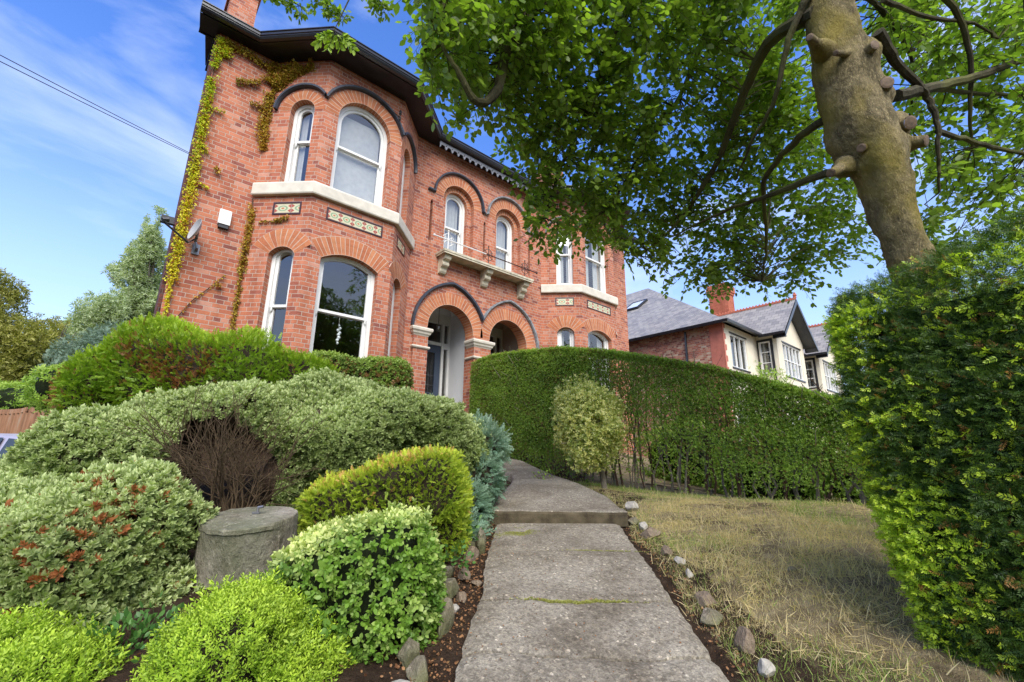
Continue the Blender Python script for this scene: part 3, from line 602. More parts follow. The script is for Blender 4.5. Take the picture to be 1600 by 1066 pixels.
# ------------------------------------------------------------------ the pair of villas
XM=6.22; YR=9.15; YM=8.25; YB=7.5; ZW=7.30; Z0=-.5; ZF=.42
def house():
    H_=empty('semi_detached_house',(XM,YM,ZF),'large red brick Victorian semi-detached villa with two canted bays and twin arched porch','house')
    mx=lambda x:2*XM-x
    FRM=Frame((.28,YM),(1,0)); U=lambda x:x-.28
    holes=[]; 
    # porch openings
    por=[(5.375,.605),(mx(5.375),.605)]
    for xc,hw in por: holes.append(arch_pts(U(xc),hw,ZF-.2,2.74,.62,24))
    # recessed window orders on the first floor
    for xc in (5.44,mx(5.44)): holes.append(arch_pts(U(xc),.44,4.47,5.96,.44,24))
    # slit recesses
    for xc in (4.69,XM,mx(4.69)): holes.append([(U(xc)-.032,4.72),(U(xc)-.032,5.70),(U(xc),5.77),(U(xc)+.032,5.70),(U(xc)+.032,4.72)])
    # bays swallow the wall behind them
    b0,b1=1.21,4.24
    mb=MB()
    segs=[(.28,b0),(b1,mx(b1)),(mx(b0),mx(.28))]
    for a,b in segs:
        hh=[q for q in holes if a-.28<q[0][0]<b-.28]
        panel(mb,FRM,[(U(a),Z0),(U(b),Z0),(U(b),ZW),(U(a),ZW)],hh,.32,0.,reveal=.32)
    # flank and rear walls
    def wl(a,b,o=mb): l=math.dist(a,b); o.poly([(a[0],a[1],Z0),(b[0],b[1],Z0),(b[0],b[1],ZW),(a[0],a[1],ZW)],[(0,Z0),(l,Z0),(l,ZW),(0,ZW)])
    wl((1.5,19),(1.5,YR)); wl((1.5,YR),(.33,YR)); wl((mx(.28),YM),(mx(.28),YR)); wl((mx(.28),YR),(mx(1.5),YR)); wl((mx(1.5),YR),(mx(1.5),19)); wl((mx(1.5),19),(1.5,19))
    mb.build('front_wall',M['brick'],H_)
    # a return in darker brick at the left corner
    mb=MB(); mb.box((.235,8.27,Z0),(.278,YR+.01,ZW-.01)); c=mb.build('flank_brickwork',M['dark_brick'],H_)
    # interior: floors, cross walls
    mb=MB()
    for z in (ZF-.25,4.0,7.0):
        mb.box((.35,8.6,z),(mx(.35),YR-.05,z+.18)); mb.box((1.55,YR-.05,z),(mx(1.55),18.9,z+.18))
        for bx in (2.725,mx(2.725)): mb.poly([(bx-1.25,8.62,z+.18),(bx-.66,7.9,z+.18),(bx+.66,7.9,z+.18),(bx+1.25,8.62,z+.18)]); mb.poly([(bx-1.25,8.62,z),(bx+1.25,8.62,z),(bx+.66,7.9,z),(bx-.66,7.9,z)])
    for x in (4.5,XM-.06,mx(4.5)): mb.box((x-.03,8.6,ZF-.1),(x+.03,18.9,4.0))
    for y in (12.4,): mb.box((1.55,y,ZF-.1),(mx(1.55),y+.1,7.0))
    for x in (4.5,XM,mx(4.5)): mb.box((x-.05,8.6,4.18),(x+.05,18.9,7.0))
    mb.build('interior',M['wall_in'],H_)
    # ---- bays
    for side,bx in ((0,2.725),(1,mx(2.725))):
        fl,fr_=bx-.765,bx+.765; il,ir=bx-1.515,bx+1.515
        L_=Frame((il,YM),(fl-il,YB-YM)); Fm=Frame((fl,YB),(1,0)); Rr_=Frame((fr_,YB),(ir-fr_,YM-YB)); cw=math.hypot(fl-il,YM-YB)
        # the window positions on the canted sides lean towards the front corner
        cantL=(.645,.225); cantR=(cw-.645,.225); fc=(.765,.515)
        mb=MB(); ZS=4.47
        for fr,(uc,hw),wd,uo in ((L_,cantL,cw,0),(Fm,fc,1.53,cw),(Rr_,cantR,cw,cw+1.53)):
            low=arch_pts(uc,hw,1.15,3.27,.13 if hw<.3 else .17); upp=arch_pts(uc,hw,4.60,6.11,hw,24)
            panel(mb,fr,[(0,Z0),(wd,Z0),(wd,ZW),(0,ZW)],[low,upp],.24,uo,reveal=.14)
        mb.build('bay_wall',M['brick'],H_)
        for k,(fr,(uc,hw),wd) in enumerate(((L_,cantL,cw),(Fm,fc,1.53),(Rr_,cantR,cw))):
            small=hw<.3
            ring('lower_arch',fr,uc,hw,3.27,.13 if small else .17,.33 if small else .34,.13,H_)
            ring('upper_arch',fr,uc,hw,6.11,hw,.20 if small else .235,.13,H_)
            cu=None;cl=None
            if side==1: cu=[(uc-hw+.08,uc-hw*.1,4.65,6.5),(uc+hw*.25,uc+hw-.08,4.65,6.5)]; cl=[(uc-hw+.06,uc-hw*.2,1.2,3.5),(uc+hw*.4,uc+hw-.06,1.2,3.5)]
            elif not small: cu=[(uc-hw+.10,uc+hw-.10,4.66,6.4)]  # pale flat sheet stands in for bright cloud reflected in the glass
            else: cu=[(uc-hw+.07,uc-.02,4.66,6.4)]
            sash_window(H_,fr,uc,hw,4.60,6.11,hw,5.60 if not small else 5.55,curtain_or_reflection=cu,name='upper_bay_window')
            sash_window(H_,fr,uc,hw,1.15,3.27,.13 if small else .17,2.40,curtain_or_reflection=cl,name='lower_bay_window')
            # tile panel
            tw=.52 if not small else .25; tu=.77 if not small else (.63 if k==0 else cw-.63); mb=MB(); n_t=9 if not small else 3
            q=[(tu-tw,3.99),(tu+tw,3.99),(tu+tw,4.225),(tu-tw,4.225)]; e=.028
            qi=[(tu-tw+e,3.99+e),(tu+tw-e,3.99+e),(tu+tw-e,4.225-e),(tu-tw+e,4.225-e)]
            strip(mb,fr,q[::-1],qi[::-1],.012,-.02,closed=True); fp=mb.build('tile_panel',M['soffit_brown'],H_)
            mb=MB(); mb.poly([fr.p(*v,.004) for v in qi],[(0,.0),(n_t/2+.0,.0),(n_t/2,1),(0,1)]); mb.build('tiles',M['tile'],fp)
        # hoods: three linked arches
        zc=6.11
        def hp(fr,uc,r,a0,a1): return arc(uc,zc,r,a0,a1,22)
        a_f=math.degrees(math.asin(min(1,.765/.80)))
        hood('hood_mould',Fm,hp(Fm,.765,.80,-a_f,a_f),H_)
        rs=.50; al=math.degrees(math.asin((cw-.645)/rs)) if (cw-.645)<rs else 90
        zj=zc+.80*math.cos(R(a_f)); 
        hood('hood_mould',L_,hp(L_,.645,rs,-88,al),H_)
        hood('hood_mould',Rr_,hp(Rr_,cw-.645,rs,-al,88),H_)
        # stone band under the upper windows
        mb=MB(); pth=[(il-.0,YM,0),(fl,YB,0),(fr_,YB,0),(ir,YM,0)]
        mb.sweep([(x,y,4.35) for x,y,_ in pth],[(-.02,0),(.075,0),(.085,.02),(.085,.20),(.07,.235),(-.02,.25)]); mb.build('stone_band',M['stone'],H_)
    # ---- porches
    for side,xc in ((0,5.375),(1,mx(5.375))):
        ring('porch_arch',FRM,U(xc),.605,2.74,.605,.275,.31,H_,proud=.005)
        x0,x1=(4.60,6.12) if side==0 else (6.32,mx(4.60))
        mb=MB(); 
        for x in (x0,x1): s=1 if x==x0 else -1; mb.poly([(x,8.56,ZF),(x,9.42,ZF),(x,9.42,3.62),(x,8.56,3.62)][::s])
        mb.poly([(x0,8.56,3.62),(x1,8.56,3.62),(x1,9.42,3.62),(x0,9.42,3.62)][::-1])
        # inner face of the front wall beside the opening
        for a,b in ((x0,xc-.605),(xc+.605,x1)):
            if b>a: mb.poly([(a,8.573,ZF),(b,8.573,ZF),(b,8.573,3.62),(a,8.573,3.62)][::-1])
        mb.sweep([(x0,8.575,3.50),(x0,9.42,3.50),(x1,9.42,3.50),(x1,8.575,3.50)],[(0,0),(.03,0),(.10,.09),(.10,.115),(0,.115)])
        mb.build('porch_plaster',M['plaster'] if side==0 else M['brick'],H_)
        mb=MB(); mb.box((x0-.05,7.9,ZF-.3),(x1+.05,9.5,ZF)); mb.box((xc-.8,7.62,ZF-.5),(xc+.8,7.9,ZF-.15)); mb.build('porch_floor',M['path'],H_)
        # door screen
        Yd=9.42; FD=Frame((x0,Yd),(1,0)); du=xc-x0+.045
        rect=lambda a,b,c,d:[(a,c),(a,d),(b,d),(b,c)]
        W=x1-x0; mb=MB(); dl,dr=du-.45,du+.45
        panel(mb,FD,[(0,ZF),(W,ZF),(W,3.5),(0,3.5)],[rect(dl,dr,ZF+.01,2.69),rect(dl,dr,2.77,3.25),rect(.06,dl-.075,ZF+.75,2.69),rect(dr+.075,W-.06,ZF+.75,2.62),rect(.06,dl-.075,2.77,3.25),rect(dr+.075,W-.06,2.77,3.25),rect(dr+.075,W-.06,ZF+.18,ZF+.62)],.07)
        # glazing bars set proud
        strip(mb,FD,rect(dl-.05,dr+.05,ZF,3.30),rect(dl-.002,dr+.002,ZF+.002,3.252),.02,-.01,closed=True)
        scr=mb.build('door_screen',M['white'],H_)
        g=MB(); g.poly([FD.p(.02,ZF+.1,-.045),FD.p(W-.02,ZF+.1,-.045),FD.p(W-.02,3.3,-.045),FD.p(.02,3.3,-.045)]); g.build('screen_glass',M['glass'],H_)
        d=MB(); a,b=dl+.005,dr-.005
        panel(d,FD,[(a,ZF+.015),(b,ZF+.015),(b,2.685),(a,2.685)],[rect(a+.15,b-.15,ZF+1.08,2.50)],.05)
        for pr in (rect(a+.13,b-.13,ZF+.18,ZF+.93),rect(a+.13,b-.13,ZF+1.06,2.52)):
            inn=[(u+(.03 if u<du else -.03),z+(.03 if z<(pr[0][1]+pr[1][1])/2 else -.03)) for u,z in pr]; strip(d,FD,pr,inn,.016,-.01,closed=True)
        # nudge the door into its opening
        door=d.build('front_door',M['blue'],H_); door.location=(0,.012,0)
        l=MB(); cx_,lo,hi=du,ZF+1.09,2.49
        for (u0,z0_,u1,z1_) in [(a+.15,lo+.42,b-.15,lo+.42),(a+.15,lo+.18,b-.15,lo+.18),(du-.14,lo,du-.14,lo+.62),(du+.14,lo,du+.14,lo+.62),(du-.14,lo+.62,du,lo+.9),(du+.14,lo+.62,du,lo+.9),(du,lo+.9,du,hi),(du-.2,lo+.3,du-.2,hi-.2),(du+.2,lo+.3,du+.2,hi-.2)]:
            l.tube([FD.p(u0,z0_,-.02),FD.p(u1,z1_,-.02)],.006,4)
        arcp=arc(du,lo+1.0,.2,-90,90,10); l.tube([FD.p(u,z,-.02) for u,z in arcp],.006,4)
        l.build('leaded_light',M['grey'],door)
        g=MB(); g.poly([FD.p(a+.15,ZF+1.08,-.025),FD.p(b-.15,ZF+1.08,-.025),FD.p(b-.15,2.5,-.025),FD.p(a+.15,2.5,-.025)]); g.build('door_glass',M['glass'],door)
        k=MB(); k.lathe(FD.p(a+.085,ZF+.985,0),[(0.02,0),(.02,.035),(.045,.05),(.052,.07),(.04,.09),(.0,.098)],16,FD.N); k.build('door_knob',M['chrome'],door,smooth=True)
        k=MB(); k.box(FD.p(du-.14,ZF+.98,0),FD.p(du+.14,ZF+1.03,.012)); k.build('letter_box',M['grey'],door)
    # pilasters, capitals
    for x0,x1,w0 in ((4.43,4.77,0),(5.98,6.46,0),(mx(4.77),mx(4.43),0)):
        mb=MB(); mb.box((x0,YM-.055,Z0),(x1,YM-.003,2.50)); mb.build('pier',M['brick'],H_)
        mb=MB(); 
        def cap(zb,prof):
            n=len(prof)
            for i in range(n-1):
                (o0,h0),(o1,h1)=prof[i],prof[i+1]
                P=lambda o,hh:[(x0-o,8.50,zb+hh),(x0-o,YM-.055-o,zb+hh),(x1+o,YM-.055-o,zb+hh),(x1+o,8.50,zb+hh)]
                a,b=P(o0,h0),P(o1,h1)
                for j in range(3): mb.poly([a[j],a[j+1],b[j+1],b[j]])
            t=[(x0-prof[-1][0],8.50,zb+prof[-1][1]),(x0-prof[-1][0],YM-.055-prof[-1][0],zb+prof[-1][1]),(x1+prof[-1][0],YM-.055-prof[-1][0],zb+prof[-1][1]),(x1+prof[-1][0],8.50,zb+prof[-1][1])]; mb.poly(t[::-1])
            o=prof[0][0]; mb.poly([(x0-o,8.5,zb),(x0-o,YM-.055-o,zb),(x1+o,YM-.055-o,zb),(x1+o,8.5,zb)])
        cap(2.48,[(.004,0),(.012,.02),(.035,.045),(.045,.08),(.072,.11),(.078,.15),(.07,.175)]); mb.build('capital',M['stone'],H_); mb=MB(); cap(2.20,[(.004,0),(.03,.012),(.042,.035),(.036,.06),(.006,.07)])
        mb.build('string_moulding',M['stone'],H_)
    # porch hoods: slightly pointed
    Rh=1.18
    def ph(s):
        cxl=5.58; L=[]; 
        # left arc about (5.58,2.68), right arc about (5.14,2.68)
        for i in range(19):
            x=4.40+(5.36-4.40)*(1-math.cos(i/18*math.pi/2)); L.append((x,2.68+math.sqrt(max(0,Rh**2-(x-5.58)**2))))
        Q=[]
        for i in range(1,15):
            x=5.36+(XM-5.36)*i/14; Q.append((x,2.68+math.sqrt(max(0,Rh**2-(x-5.14)**2))))
        P=L+Q; P=[(U(x),z) for x,z in P]
        return P if s==0 else [(2*U(XM)-u,z) for u,z in P[::-1]]
    hood('hood_mould',FRM,ph(0),H_,w_=.07,out=.08); h2=hood('hood_mould',FRM,ph(1),H_,mat=M['hood_worn'],w_=.06,out=.07)
    # first floor: inner order, windows, hoods
    for side,xc in ((0,5.44),(1,mx(5.44))):
        uc=U(xc); FI=Frame((.28,YM+.115),(1,0)); mb=MB(); ui=uc+(.0)
        outer=arch_pts(uc,.435,4.48,5.96,.435,24)
        panel(mb,FI,[(u,z) for u,z in outer[::-1]],[arch_pts(ui,.31,4.60,5.97,.31,24)],.20,reveal=.12); mb.build('inner_order',M['brick'],H_)
        ring('window_arch',FRM,uc,.44,5.96,.44,.215,.11,H_); ring('inner_arch',FI,ui,.31,5.97,.31,.11,.11,H_)
        sash_window(H_,FI,ui,.31,4.60,5.97,.31,5.36,rec=.10,curtain_or_reflection=[(ui-.21,ui+.20,4.66,6.2)],name='arched_window')  # pale sheet behind the panes imitates the reflected cloud
        r=.70; pts=[(uc-r-.17,5.975),(uc-r,5.975)]+arc(uc,5.99,r,-89,90,26)[1:]
        if side==0: pts=pts+[(U(XM)-.03,5.96)]
        else: pts=[(2*U(XM)-u,z) for u,z in ([(U(5.44)-r-.17,5.975),(U(5.44)-r,5.975)]+arc(U(5.44),5.99,r,-89,90,26)[1:]+[(U(XM)-.0,5.96)])[::-1]]
        hood('hood_mould',FRM,pts,H_,mat=M['hood'] if side==0 else M['hood_worn'],w_=.05)
    # ---- balcony shelf
    mb=MB(); mb.sweep([(4.88,YM-.002,4.38),(4.88,7.90,4.38),(mx(4.88),7.90,4.38),(mx(4.88),YM-.002,4.38)],[(-.02,0),(.0,0),(.0,.03),(.015,.04),(.02,.085),(-.02,.09)])
    mb.box((4.885,7.905,4.40),(mx(4.885),YM-.002,4.465)); bal=mb.build('balcony',M['balc'],H_)
    for xc in (5.03,XM,mx(5.03)):
        mb=MB(); prof=[(8.25,4.395),(7.97,4.395),(7.97,4.33),(7.985,4.29),(8.02,4.27),(8.055,4.27),(8.065,4.235),(8.05,4.20),(8.06,4.165),(8.09,4.14),(8.13,4.13),(8.15,4.10),(8.16,4.05),(8.19,4.01),(8.25,3.99)]
        a,b=xc-.085,xc+.085; n=len(prof)
        mb.poly([(a,y,z) for y,z in prof]); mb.poly([(b,y,z) for y,z in prof[::-1]])
        for i in range(n): (y0,z0),(y1,z1)=prof[i],prof[(i+1)%n]; mb.poly([(a,y1,z1),(a,y0,z0),(b,y0,z0),(b,y1,z1)])
        mb.box((a-.012,7.96,4.355),(b+.012,8.249,4.398)); mb.build('bracket',M['balc'],bal)
    for (xa,xb,mt) in ((4.62,6.05,'white'),(6.05,7.72,'rust')):
        mb=MB(); mb.tube([(xa,7.93,4.71),(xb,7.93,4.71)],.014,6); mb.lathe((xa if mt=='white' else xb,7.93,4.71),[(0,-.03),(.028,-.015),(.03,0),(.028,.015),(0,.03)],8,(1,0,0)); mb.build('railing',M[mt],bal)
    for xc,mt in ((4.98,'white'),(6.12,'rust'),(7.30,'rust')):
        mb=MB(); mb.tube([(xc,7.93,4.465),(xc,7.93,4.90)],.011,5)
        for sx in (-1,1):
            for sz in (-1,1):
                pts=[(xc+sx*(.012+.085*math.sin(t*math.pi)),7.93,4.71+sz*(.02+.13*t)) for t in np.linspace(0,1,9)]; mb.tube(pts,.008,4)
                pts=[(xc+sx*(.105+.03*math.cos(t)),7.93,4.71+sz*(.055+.03*math.sin(t))) for t in np.linspace(0,5.2,9)]; mb.tube(pts,.008,4)
        mb.lathe((xc,7.93,4.90),[(0,0),(.02,.012),(.018,.03),(0,.055)],6); mb.build('wrought_cross',M[mt],bal)
    # ---- eaves, gutter, roof
    def eave(xs):
        return [(-.05,7.95),(.86,7.95),(1.80,6.98),(3.50,6.98),(4.60,7.95)]
    E1=eave(0); E=E1+[(2*XM-x,y) for x,y in E1[::-1]]; z_g=7.32
    plan=[(-.05,19.3)]+E+[(2*XM+.05,19.3)]
    mb=MB(); pg=[Vector((x,y,0)) for x,y in [(1.25,19.3),(1.25,YR+.2),(.24,YR+.2),(.24,8.45),(.0,8.45)]+[(x,y+.06) for x,y in E]+[(2*XM,YR+.2),(2*XM-1.25,YR+.2),(2*XM-1.25,19.3)]]
    for t3 in tessellate_polygon([pg]):
        q=[pg[i] for i in t3]
        if (q[1]-q[0]).cross(q[2]-q[0]).z>0: q=q[::-1]
        mb.poly([(v.x,v.y,7.20) for v in q])
    mb.build('soffit',M['soffit'],H_)
    mb=MB(); mb.sweep([(x,y,0) for x,y in [(1.25,19.3),(1.25,YR+.2),(.22,YR+.2),(.22,8.45),(.0,8.45),(.0,8.02)]+[(x,y+.055) for x,y in E[1:-1]]+[(2*XM,8.02),(2*XM,YR+.2),(2*XM-1.25,YR+.2),(2*XM-1.25,19.3)]],[(-.02,7.185),(.012,7.185),(.012,7.30),(-.02,7.30)]); mb.build('fascia',M['soffit'],H_)
    mb=MB(); mb.sweep([(x,y,0) for x,y in E],[(-.055,7.20),(.0,7.18),(.05,7.19),(.07,7.225),(.07,7.245),(.085,7.25),(.085,7.30),(.10,7.305),(.10,7.32),(.06,7.32),(-.055,7.32)]); mb.build('gutter',M['soffit'],H_)
    for x in (1.6,2.7,3.9,5.3,6.6,8.0): pass
    # scalloped bargeboard between the bays
    mb=MB(); Fs=Frame((4.66,7.985),(1,0)); Wd=2*(XM-4.66); n=18; top=[]; 
    pts=[(0,7.16)]; stp=Wd/n
    low=[]
    for i in range(n):
        u0=i*stp; low+=[(u0+.004,6.985),(u0+.03*stp/.17,7.03),(u0+.2*stp,7.065),(u0+.5*stp,7.085),(u0+.8*stp,7.065),(u0+stp-.03*stp/.17,7.03),(u0+stp-.004,6.985)]
    poly=[(0,7.16)]+low+[(Wd,7.16)]
    hol=[]
    for i in range(1,n): u=i*stp; hol.append([(u+.018*math.cos(a),7.085+.018*math.sin(a)) for a in np.linspace(0,2*math.pi,8,endpoint=False)])
    panel(mb,Fs,poly[::-1][::-1],hol,.02); mb.build('scalloped_board',M['grey_paint'],H_)
    mb=MB(); top=[]
    zt=7.33; k=.62   # slopes
    ridY,ridZ=13.2,zt+(13.2-7.95)*k; xL,xR=-.0+5.25,2*XM-5.25
    A=(xL,ridY,ridZ); B=(xR,ridY,ridZ)
    def sl(pts): 
        o=np.array(pts[0]); e=np.array(pts[1])-o; e/=np.linalg.norm(e); nn=np.cross(e,np.array(pts[2])-o); nn/=np.linalg.norm(nn); g=np.cross(nn,e); return [((np.array(p)-o)@e,(np.array(p)-o)@g) for p in pts]
    for pts in ([(0,8.0,zt),(2*XM,8.0,zt),B,A],[(1.2,19.3,zt),(1.2,YR+.25,zt+.78),A],[(.2,YR+.25,zt),(.0,8.0,zt),(1.2,YR+.25,zt+.78)],[(2*XM,8.0,zt),(2*XM,YR+.25,zt),(2*XM-1.2,YR+.25,zt+.78)],[(2*XM-1.2,YR+.25,zt+.78),(2*XM-1.2,19.3,zt),B],[(2*XM-1.2,19.3,zt),(1.2,19.3,zt),A,B]): mb.poly(pts,sl(pts))
    for bx in (2.65,2*XM-2.65):
        ap=(bx,10.1,zt+1.0); fl,fr_=(bx-.85,7.03,zt),(bx+.85,7.03,zt); il,ir=(bx-1.8,8.0,zt+.01),(bx+1.9,8.0,zt+.01)
        for pts in ([fl,fr_,ap],[il,fl,ap],[fr_,ir,ap]): mb.poly(pts,sl(pts))
    mb.build('roof',M['slate'],H_)
    for x0 in (.43,mx(.98)):
        mb=MB(); mb.box((x0,10.9,7.3),(x0+.55,11.9,11.0)); mb.box((x0-.05,10.85,11.0),(x0+.6,11.95,11.25)); mb.box((x0+.02,10.92,11.25),(x0+.53,11.88,11.4)); c=mb.build('chimney',M['brick'],H_)
        mb=MB()
        for yy in (11.1,11.4,11.7): mb.lathe((x0+.27,yy,11.4),[(.12,0),(.11,.1),(.09,.4),(.11,.42),(.11,.48),(.07,.48)],12)
        mb.build('chimney_pots',M['terracotta'],c)
M['balc']=plain('lichened_stone',(.52,.46,.34),.85,.3,7,bmp=.3)
M['hood_worn']=plain('worn_grey_paint',(.19,.20,.21),.7,.5,14,bmp=.2)
M['soffit_brown']=plain('brown_glazed_edge',(.045,.012,.012),.35,.2,9)
M['grey_paint']=plain('grey_painted_board',(.17,.17,.185),.5,.2,8)
house()

# ------------------------------------------------------------------ things on and in the house
def house_things():
    t=empty('satellite_dish',(.50,8.2,3.25),'grey satellite dish on a bracket near the left corner of the brick villa','satellite dish')
    c=np.array([.47,7.98,3.36]); ax=np.array([-.93,-.24,.20]); ax/=np.linalg.norm(ax); mb=MB(); mb.lathe(c,[(.001,-.045),(.07,-.04),(.12,-.028),(.15,-.010),(.178,.004),(.182,.008),(.178,.001),(.145,-.024),(.085,-.052),(.001,-.056)],24,ax); mb.build('dish',M['lightgrey'],t,smooth=True)
    mb=MB(); e=c+ax*.42+np.array([0,0,-.14]); mb.tube([c-ax*.06+np.array([0,0,-.12]),c+ax*.05+np.array([0,0,-.26]),e],.016,6); mb.build('arm',M['dark'],t)
    mb=MB(); mb.tube([e-ax*.03,e+np.array([0,0,.02]),e-ax*.07+np.array([0,0,.06])],[.03,.032,.04],8); mb.build('receiver_head',M['dark'],t)
    mb=MB(); mb.tube([c-ax*.05,(.52,8.10,3.20),(.55,8.10,3.12),(.56,8.23,3.12)],.022,6); mb.box((.50,8.225,3.05),(.60,8.249,3.22)); mb.build('bracket',M['grey'],t)
    t=empty('alarm_box',(.84,8.245,3.6),'white rectangular alarm box with dark base on the left brick wall','alarm box')
    mb=MB(); mb.sweep([(.76,8.248,0),(.76,8.17,0),(.93,8.17,0),(.93,8.248,0)],[(0,3.66),(.0,3.90),(-.03,3.925),(-.04,3.66)]); mb.box((.765,8.173,3.665),(.925,8.247,3.915)); mb.build('cover',M['white'],t)
    mb=MB(); mb.box((.775,8.185,3.60),(.915,8.246,3.664)); mb.build('base',M['dark'],t)
    t=empty('floodlight',(.25,8.3,3.45),'small black floodlight at the far left corner above the dish','floodlight')
    mb=MB(); mb.box((.05,8.12,3.40),(.21,8.20,3.51)); mb.build('lamp_housing',M['dark'],t)
    mb=MB(); mb.tube([(.13,8.2,3.46),(.16,8.26,3.46),(.24,8.30,3.46)],.015,5); mb.build('bracket',M['dark'],t)
    t=empty('pendant_lamp',(5.28,9.0,3.61),'glass lantern hanging on a thin rod in the left porch','lamp')
    mb=MB(); mb.tube([(5.5,9.,3.615),(5.5,9.,3.10)],.006,5); mb.lathe((5.5,9.,3.60),[(.03,0),(.03,.015),(.0,.016)],10); mb.build('rod',M['dark'],t)
    mb=MB(); mb.lathe((5.5,9.,2.90),[(.02,0),(.05,.03),(.06,.14),(.045,.17),(.01,.2)],12); mb.build('lantern_glass',M['glass'],t,smooth=True)
    mb=MB(); mb.lathe((5.5,9.,2.97),[(.001,0),(.018,.015),(.02,.04),(.008,.06)],8); mb.build('bulb',M['plaster'],t)
    mb=MB(); mb.tube([(2.75,7.82,2.39),(2.752,7.82,2.20)],.004,4)
    mb2=MB(); z=2.24
    for k,(dx,dz,r) in enumerate(((0,0,.02),(.02,-.05,.026),(-.015,-.09,.028),(.02,-.13,.026),(0,-.17,.03),(.01,-.22,.034),(-.01,-.27,.03),(.0,-.32,.022))):
        mb2.lathe((2.752+dx,7.80,z+dz),[(0,-r*1.3),(r*.7,-r*.5),(r,0),(r*.6,r*.7),(0,r*1.2)],7)
    t=empty('window_ornament',(2.75,7.81,2.4),'silvery crystal drop hanging inside the large lower bay window','ornament')
    mb.build('cord',M['white'],t); mb2.build('crystals',M['crystal'],t)
    # cables from the street to the left corner
    for k,(a,b) in enumerate((((0,78),(297,236)),((0,88),(297,238)))):
        p1=onY(b[0],b[1],8.25); p1=np.array([.24,8.32,p1[2]]); d0=ray(*a); p0=d0*(6.2/ d0[1]); dirv=p0-p1; far=p1+dirv*3.2
        pts=[p1+(far-p1)*s+np.array([0,0,-.25*s*(1-s)]) for s in np.linspace(0,1,30)]
        mb=MB(); mb.tube(pts,.005,4); o=mb.build('telephone_cable',M['dark'])
        props(o,('upper' if k==0 else 'lower')+' of the two thin black cables running from the left corner of the villa','cable','cables to the villa')
    # insulator bracket on the bay near the gutter
    t=empty('cable_bracket',(3.52,7.45,6.75),'black iron insulator bracket and wire high on the right edge of the near bay','bracket')
    mb=MB(); mb.tube([(3.30,7.49,6.72),(3.36,7.40,6.68),(3.36,7.40,6.84)],.012,5); mb.lathe((3.36,7.40,6.74),[(.0,0),(.028,.01),(.02,.04),(.03,.06),(.02,.09),(.0,.1)],8); mb.lathe((3.36,7.40,6.60),[(.0,0),(.022,.01),(.018,.04),(.025,.06),(.0,.07)],8); mb.tube([(2.95,7.47,6.80),(3.15,7.44,6.76),(3.36,7.40,6.68)],.008,4); mb.tube([(3.36,7.4,6.6),(3.44,7.42,6.38),(3.48,7.47,6.25)],.006,4); mb.build('insulator',M['dark'],t)
M['lightgrey']=plain('light_grey_metal',(.36,.36,.38),.4,.1,6)
M['crystal']=plain('crystal',(.75,.8,.82),.1,.05,6,spec=1)
house_things()

